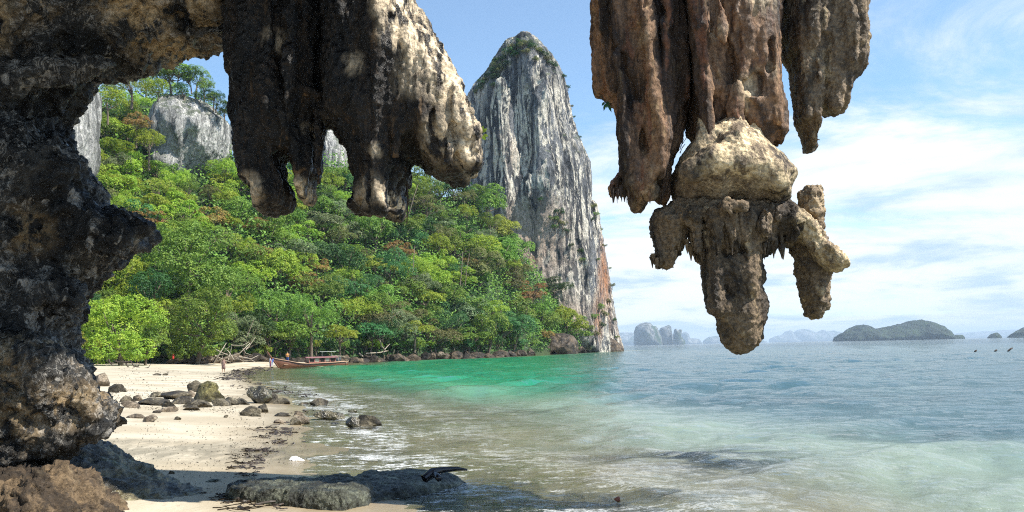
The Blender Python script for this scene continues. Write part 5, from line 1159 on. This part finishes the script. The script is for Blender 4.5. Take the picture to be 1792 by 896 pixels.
# ------------------------------------------------------------------ longtail boat
bowp = at(482, 642, 117); stp = at(606, 637.5, 124)
ang = math.atan2(bowp[1]-stp[1], bowp[0]-stp[0]); L = float(np.hypot(bowp[0]-stp[0], bowp[1]-stp[1]))
M['hull'] = simple('varnished_hull', (0.13, 0.05, 0.022), .45, 0, .4, 2.5, (.15, 1, 4)); M['rail'] = simple('boat_rail', (0.42, 0.26, 0.16), .6)
M['cabin'] = simple('cabin_paint', (0.36, 0.13, 0.10), .6); M['roofm'] = simple('boat_roof', (0.22, 0.10, 0.10), .7); M['white'] = simple('white_paint', (0.5, 0.49, 0.46), .5, 0, .05); M['glassy'] = simple('cream_curtain', (0.55, 0.45, 0.33), .7); M['darkin'] = simple('dark_timber', (0.03, 0.02, 0.015), .8)
boat = empty('longtail_boat', (stp[0], stp[1], 0.0), 'long brown wooden longtail boat with a low cabin moored with its bow on the sand', 'boat', rz=ang)
boat.scale = (.97, .97, .86)
S = 26; V = []; nsec = 9; hw = []
for i in range(S+1):
    t_ = i/S; x = t_*L; bw = .95*(min(1, (t_+.25)/.45))**.6*(1-max(0, (t_-.55)/.45)**2.0)+.04; sh = .72+.10*(1-t_)-.1*math.sin(math.pi*t_)+1.05*max(0, (t_-.6)/.4)**1.8; ke = -.35+.6*max(0, (t_-.88)/.12)**2
    x2 = x+max(0, t_-.8)*3.2*0; hw.append((x, bw, sh, ke))
    for j in range(nsec):
        u = j/(nsec-1)*2-1; c = abs(u); y = bw*math.copysign(c**.75, u); z = ke+(sh-ke)*c**2.4
        V.append((x+(z-ke)*max(0, (t_-.85)/.15)*.55, y, z))
Fq = [(i*nsec+j, (i+1)*nsec+j, (i+1)*nsec+j+1, i*nsec+j+1) for i in range(S) for j in range(nsec-1)]
Vi = [(x, y*.93, z+.03) for x, y, z in V]; k0 = len(V)
Fq += [(k0+d, k0+c, k0+b_, k0+a) for a, b_, c, d in Fq]
V2 = V+Vi
for i in range(S):
    for j in (0, nsec-1): Fq.append((i*nsec+j, (i+1)*nsec+j, k0+(i+1)*nsec+j, k0+i*nsec+j))
Fq.append(tuple(range(nsec)))
def bpart(name, V, Fq, mat, parent=boat, smooth=False, label=None):
    o = link(name, mesh_any(name, V, Fq, mat, smooth), parent); return tag(o, label)
bpart('hull', V2, Fq, M['hull'], smooth=True)
def boxm(x0, x1, y0, y1, z0, z1):
    v = [(x, y, z) for x in (x0, x1) for y in (y0, y1) for z in (z0, z1)]
    return v, [(0, 1, 3, 2), (4, 6, 7, 5), (0, 4, 5, 1), (2, 3, 7, 6), (0, 2, 6, 4), (1, 5, 7, 3)]
for sgn in (-1, 1):
    pts = [np.array([x+(s_-k_)*max(0, (x/L-.85)/.15)*.55, sgn*(b_+.02), s_+.03]) for x, b_, s_, k_ in hw]
    v, f = tube(pts, [.06]*len(pts), 5); bpart('gunwale', v, f, M['rail'], smooth=True)
bpart('deck', *boxm(L*.62, L*.93, -.45, .45, .62, .70), M['rail'])
bx_ = hw[-1]; v, f = tube([[L*.985, 0, .1], [L+.75, 0, 1.5], [L+1.5, 0, 2.6], [L+2.0, 0, 3.7]], [.12, .14, .12, .07], 6); ps = bpart('prow_stem', v, f, M['hull'], smooth=True)
for k_, cc in enumerate(((.08, .2, .7), (.85, .85, .85), (.7, .05, .1))):
    v, f = tube([[L+.78+.07*k_, 0.14-.12*k_, 1.65], [L+.86+.1*k_, .2-.16*k_, 1.1], [L+.8+.12*k_, .15-.14*k_, .5-.1*k_]], [.08, .06, .03], 4); bpart('ribbon', v, f, simple('ribbon_%s' % ['blue', 'white', 'red'][k_], cc, .6), ps)
# cabin
cx0, cx1 = L*.20, L*.58
cab = bpart('cabin', *join([boxm(cx0, cx1, -.7, .7, .62, .86)]), M['cabin'])
for q in range(6):
    x = cx0+(cx1-cx0)*q/5
    for sgn in (-1, 1): bpart('post', *boxm(x-.05, x+.05, sgn*.68-.04, sgn*.68+.04, .84, 1.62), M['cabin'], cab)
for q in range(5):
    x = cx0+(cx1-cx0)*(q+.5)/5; w_ = (cx1-cx0)/5*.5-.08
    bpart('window', *boxm(x-w_, x+w_, .60, .64, .98, 1.5), M['glassy'] if q in (1, 3) else M['darkin'], cab)
v = []; f = []; ns = 7
for i in range(2):
    x = (cx0-.5, cx1+.55)[i]
    for j in range(ns): u = j/(ns-1)*2-1; v.append((x, u*.95, 1.62+.18*(1-u*u)+.02))
v += [(a, b_, c-.06) for a, b_, c in v]
for j in range(ns-1): f += [(j, ns+j, ns+j+1, j+1), (2*ns+j, 2*ns+j+1, 3*ns+j+1, 3*ns+j)]
for i in range(2): f += [(i*ns+j, i*ns+j+1, 2*ns+i*ns+j+1, 2*ns+i*ns+j) for j in range(ns-1)]
f += [(0, ns, 3*ns, 2*ns), (ns-1, 2*ns-1, 4*ns-1, 3*ns-1)]
bpart('cabin_roof', v, f, M['roofm'])
bpart('canopy', *boxm(L*.18, L*.42, -.55, .55, 2.62, 2.68), M['white'])
for x in (L*.22, L*.36):
    v, f = tube([[x, 0, 1.7], [x+.1, 0, 2.2], [x, 0, 2.64]], [.04]*3, 5); bpart('canopy_post', v, f, M['white'])
v, f = tube([[L*.04, .75, .5], [L*.0, .75, 1.0], [L*.06, .7, 1.75], [L*.2, .66, 1.9]], [.06]*4, 5); bpart('stern_frame', v, f, M['bleached'])
v, f = tube([[L*.04, -.75, .5], [L*.0, -.75, 1.0], [L*.06, -.7, 1.75], [L*.2, -.66, 1.9]], [.06]*4, 5); bpart('stern_frame', v, f, M['bleached'])
v, f = tube([[L*.14, .7, .8], [L*.17, .7, 1.9]], [.05]*2, 5); bpart('stern_post', v, f, M['bleached'])
v, f = tube([[L*.17, 0, 1.55], [-.5, 0, 1.35], [-4.6, 0, -.15]], [.07, .055, .04], 6); tp = bpart('tail_shaft', v, f, M['darkin'])
bpart('engine', *boxm(L*.09, L*.17, -.28, .28, 1.0, 1.6), simple('engine_metal', (0.12, .12, .12), .4, .6))
# ------------------------------------------------------------------ people
def person(loc, rz, H, label, pose, shirt, legc, skin=(0.33, 0.19, 0.12), hair=(.02, .015, .01), dress=False, vest=None):
    root = empty('person', tuple(loc), label, 'person', rz=rz); root.scale = (H, H, H)
    J = {'pel': (0, 0, .53), 'chest': (0, 0, .72), 'neck': (0, .0, .84), 'head': (0, 0.01, .90), 'top': (0, .01, .985),
         'hl': (-.05, 0, .50), 'kl': (-.06, .01, .28), 'al': (-.06, -.01, .04), 'tl': (-.065, .07, .015), 'hr': (.05, 0, .50), 'kr': (.06, .01, .28), 'ar': (.06, -.01, .04), 'tr': (.065, .07, .015),
         'sl': (-.105, 0, .80), 'el': (-.13, -.01, .64), 'wl': (-.13, .04, .50), 'sr': (.105, 0, .80), 'er': (.13, -.01, .64), 'wr': (.13, .04, .50)}
    J.update(pose); rad = dict(pel=.075, chest=.08, neck=.03, head=.052, top=.035, hl=.05, kl=.034, al=.02, tl=.014, hr=.05, kr=.034, ar=.02, tr=.014, sl=.036, el=.024, wl=.016, sr=.036, er=.024, wr=.016)
    names = list(J); E = [('pel', 'chest'), ('chest', 'neck'), ('neck', 'head'), ('head', 'top'), ('pel', 'hl'), ('hl', 'kl'), ('kl', 'al'), ('al', 'tl'), ('pel', 'hr'), ('hr', 'kr'), ('kr', 'ar'), ('ar', 'tr'), ('chest', 'sl'), ('sl', 'el'), ('el', 'wl'), ('chest', 'sr'), ('sr', 'er'), ('er', 'wr')]
    vs = [J[n] for n in names]; rd = [rad[n] for n in names]; ed = [(names.index(a), names.index(b_)) for a, b_ in E]
    for s in ('l', 'r'):
        w = np.array(J['w'+s]); e = np.array(J['e'+s]); d = (w-e)/np.linalg.norm(w-e); sd_ = np.cross(d, [0, 1, 0]); wi = names.index('w'+s)
        vs.append(tuple(w+d*.035)); rd.append(.013); p = len(vs)-1; ed.append((wi, p))
        for q in range(5):
            o_ = (q-2)*.008; ln = (.028, .042, .046, .042, .034)[q]; vs.append(tuple(w+d*(.035 if q else .015)+sd_*o_*1.5+d*ln)); rd.append(.0045); ed.append((p, len(vs)-1))
    me = bpy.data.meshes.new('body'); me.from_pydata([tuple(map(float, v)) for v in vs], ed, []); me.update()
    o = link('body', me, root); sk = o.modifiers.new('skin', 'SKIN'); 
    for i, q in enumerate(me.skin_vertices[0].data): q.radius = (rd[i], rd[i]*(.75 if i < 2 else 1)); q.use_root = (i == 0)
    o.modifiers.new('sub', 'SUBSURF').levels = 1; o.modifiers['sub'].render_levels = 1; me.materials.append(simple('skin', skin, .6, 0, .08))
    def shell(nm, pts, rads, col, n=10, flat=.7):
        v, f = tube(pts, rads, n); v = np.array(v); c = np.array(pts).mean(0); v[:, 1] = c[1]+(v[:, 1]-c[1])*flat
        return bpart(nm, v, f, simple(nm+'_cloth', col, .8, 0, .2, 20), root, True)
    shell('shirt', [J['pel'], J['chest'], (J['neck'][0], J['neck'][1], J['neck'][2]-.01)], [.1, .115, .06], shirt)
    for s in ('l', 'r'): shell('sleeve', [J['s'+s], tuple((np.array(J['s'+s])+np.array(J['e'+s]))/2)], [.045, .04], shirt, 8, 1)
    if dress: shell('skirt', [(0, 0, .56), (0, 0, .42), (0, 0, .24)], [.10, .12, .13], legc)
    else:
        shell('shorts', [J['pel'], tuple(np.array(J['pel'])-[0, 0, .06])], [.1, .09], legc)
        for s in ('l', 'r'): shell('trouser_leg', [J['h'+s], J['k'+s], tuple(np.array(J['k'+s])*.45+np.array(J['a'+s])*.55)], [.058, .047, .042], legc, 8, 1)
    if vest: shell('life_vest', [(J['pel'][0], J['pel'][1], J['pel'][2]+.04), J['chest'], (J['neck'][0], J['neck'][1], J['neck'][2]-.02)], [.125, .135, .085], vest)
    bm = bmesh.new(); bmesh.ops.create_uvsphere(bm, u_segments=14, v_segments=10, radius=1); bmesh.ops.delete(bm, geom=[v for v in bm.verts if v.co.z < -.15 and v.co.y > -.1 or v.co.y > .55 and v.co.z < .45], context='VERTS')
    me = bpy.data.meshes.new('hair'); bm.to_mesh(me); bm.free(); me.materials.append(simple('hair', hair, .6)); h_ = link('hair', me, root, (J['head'][0], J['head'][1]-.006, J['head'][2]+.03)); h_.scale = (.058, .066, .068)
    f_ = []
    for (x, z, r_) in ((-.018, .005, .006), (.018, .005, .006)):
        v, f = tube([[x, .048, z], [x, .056, z]], [r_, r_], 6); f_.append((v, f))
    v, f = join(f_); bpart('eyes', np.array(v)+[J['head'][0], J['head'][1], J['head'][2]], f, M['darkin'], root)
    v, f = tube([[0, .05, .0], [0, .064, -.014], [0, .052, -.02]], [.005, .009, .006], 5); bpart('nose', np.array(v)+np.array(J['head']), f, me_skin(skin), root, True)
    return root
def me_skin(c): return bpy.data.materials.get('skin') or simple('skin', c, .6)
g = ground_hit(391, 652)
person(g, R(185), 1.68, 'person in a brown patterned wrap walking away across the sand toward the driftwood', {'al': (-.05, -.10, .05), 'kl': (-.055, .0, .28), 'tl': (-.05, -.05, .015), 'ar': (.05, .07, .04), 'kr': (.055, .05, .29), 'tr': (.055, .14, .015), 'el': (-.16, -.03, .66), 'wl': (-.12, .08, .60), 'er': (.15, -.05, .65), 'wr': (.14, .02, .52)}, (0.24, 0.15, 0.12), (0.20, 0.12, 0.10), dress=True)
bl = Vector((math.cos(ang), math.sin(ang), 0)); sp = Vector((stp[0], stp[1], 0))
pb = sp+bl*(L*.84); person((pb.x, pb.y, .70), R(170), 1.7, 'person in an orange life vest and blue trousers standing on the boat bow', {'el': (-.17, .03, .67), 'wl': (-.06, .12, .68), 'er': (.17, .03, .67), 'wr': (.06, .13, .67)}, (0.7, 0.45, 0.25), (0.03, 0.07, 0.25), vest=(0.85, 0.33, 0.07))
g = ground_hit(472.5, 643.5); person((g[0], g[1], max(g[2], 0)-.05), R(-70), 1.72, 'person in a pale top and blue shorts standing on the sand at the boat bow', {'el': (-.15, .06, .66), 'wl': (-.1, .16, .70), 'kr': (.07, .05, .28), 'ar': (.08, .04, .04)}, (0.55, 0.6, 0.68), (0.04, 0.09, 0.28))
# ------------------------------------------------------------------ far islands
def islemat(name, a, b_, c_, s):
    m, t, b, out = newmat(name); P = objco(t); n = noise(t, P, s, 8, .7, .5, mscale=(1, 1, .5)); n2 = noise(t, P, s*.3, 5, .6, .5, loc=(4, 4, 4))
    c = mixc(t, maprange(t, n, .42, .6), a, b_); c = mixc(t, maprange(t, n2, .5, .6), c, c_); t.links.new(c, b.inputs['Base Color']); b.inputs['Roughness'].default_value = .95
    bp = N(t, 'ShaderNodeBump'); bp.inputs['Distance'].default_value = 4; t.links.new(n, bp.inputs['Height']); t.links.new(bp.outputs[0], b.inputs['Normal']); return m
M['isle_g'] = islemat('forested_island', (0.006, 0.015, 0.008), (0.02, 0.04, 0.014), (0.010, 0.02, 0.012), .05)
M['isle_k'] = islemat('karst_island', (0.05, 0.055, 0.055), (0.22, 0.22, 0.21), (0.025, 0.05, 0.02), .03)
def isle(poly, D, T, Rr, h, mat, label, cat='island', name='island', a=1.0):
    D = D*2.2; T = T*2.2; Rr = Rr*2.2; h = h*2.2; s = D/1400
    o = rock([dict(poly=poly, D=D, T=T, R=Rr)], h, [lambda P: -a*9*s*ridge(P, (.02/s, .02/s, .008/s), 2, .5, 3)], [lambda P: a*3.5*s*ridge(P, .05/s, 4, .6, 5)], mat=M[mat], name=name, band=16*s, k=5*s)
    return tag(o, label, cat)
isle([(1466, 610), (1467, 592), (1472, 585), (1488, 577), (1500, 570), (1510, 568), (1528, 576), (1540, 575), (1560, 570), (1580, 567), (1600, 561), (1608, 560.5), (1622, 562), (1637, 569), (1650, 578), (1660, 590), (1663, 610)], 1400, 70, 45, 2.2, 'isle_g', 'long forested island with two humps on the horizon at right')
isle([(1661, 606), (1663, 590), (1669, 586.5), (1683, 586), (1686, 590), (1686, 606)], 1400, 12, 8, 1.0, 'isle_g', 'small dark islet touching the right end of the long forested island', 'islet', a=.25)
isle([(1728, 604), (1730, 590), (1736, 584), (1744, 582), (1750, 588), (1753, 604)], 1300, 12, 9, 1.0, 'isle_g', 'little dome shaped islet alone on the horizon at right', 'islet', a=.25)
isle([(1776, 604), (1776, 590), (1781, 588), (1783, 583), (1790, 579), (1797, 575), (1820, 563), (1900, 570), (1910, 604)], 1200, 60, 30, 2.0, 'isle_g', 'dark wooded islet cut by the right edge of the view', 'islet', a=.4)
kw = dict(a=.5)
isle([(1110, 612), (1110, 580), (1113, 572), (1120, 567), (1130, 564.5), (1138, 566), (1143, 571), (1148, 572), (1153, 580), (1157, 592), (1160, 612)], 2500, 60, 40, 3.2, 'isle_k', 'broad domed karst island on the horizon right of the tower', **kw)
isle([(1152, 612), (1153, 580), (1157, 574), (1163, 572), (1170, 569), (1174, 571), (1176, 585), (1178, 612)], 2550, 40, 25, 3.0, 'isle_k', 'narrower flat topped karst stack right of the domed karst island', **kw)
isle([(1177, 612), (1178, 588), (1180, 577), (1183, 574), (1186, 579), (1190, 576), (1193, 577), (1192, 588), (1198, 596), (1201, 612)], 2500, 25, 14, 2.6, 'isle_k', 'thin forked karst stack, smallest of the three close stacks', a=.3)
isle([(1060, 616), (1062, 585), (1080, 582), (1096, 581.5), (1108, 583), (1118, 590), (1125, 616)], 5200, 120, 80, 8, 'isle_k', 'faint hazy island peeking out between the tower and the domed karst island', **kw)
isle([(1188, 612), (1192, 584), (1200, 581), (1204, 584), (1205, 590), (1209, 592), (1216, 592.5), (1224, 594), (1227, 600), (1228, 612)], 5000, 100, 60, 7, 'isle_k', 'faint blue ridge behind the thin forked stack', **kw)
isle([(1230, 610), (1232, 596), (1240, 590), (1256, 588), (1285, 586), (1320, 592), (1340, 597), (1345, 610)], 5200, 120, 80, 8, 'isle_k', 'faint blue ridge mostly hidden behind the hanging blunt tip', **kw)
isle([(1346, 610), (1348, 592), (1360, 588), (1372, 584), (1378, 579), (1383, 577.5), (1387, 585), (1391, 579), (1400, 577), (1412, 576), (1422, 580), (1430, 582), (1440, 577), (1447, 580), (1458, 579), (1474, 582), (1500, 610)], 6600, 150, 100, 9, 'isle_k', 'palest jagged ridge on the horizon left of the long forested island', **kw)
isle([(1640, 606), (1650, 587), (1690, 582), (1740, 579), (1790, 576), (1850, 580), (1900, 604)], 7600, 150, 100, 12, 'isle_k', 'very faint low ridge on the horizon at far right behind the dome shaped islet', **kw)
# ------------------------------------------------------------------ haze
bm = bmesh.new(); bmesh.ops.create_cube(bm, size=1)
for v in bm.verts: v.co = Vector((v.co.x*45500, v.co.y*45500+0, -7.5 if v.co.z < 0 else 240))
me = bpy.data.meshes.new('haze'); bm.to_mesh(me); bm.free(); hz = link('haze', me); tag(hz, kind='stuff')
m, t, b, out = newmat('haze_air'); t.nodes.remove(b); vp = N(t, 'ShaderNodeVolumePrincipled'); vp.inputs['Color'].default_value = (0.66, 0.83, 1.0, 1); vp.inputs['Density'].default_value = 0.00009; vp.inputs['Anisotropy'].default_value = 0.0
t.links.new(vp.outputs[0], out.inputs['Volume']); me.materials.append(m); hz.visible_shadow = True
print('TRIS', sum(len(m_.polygons) for m_ in bpy.data.meshes)*2)
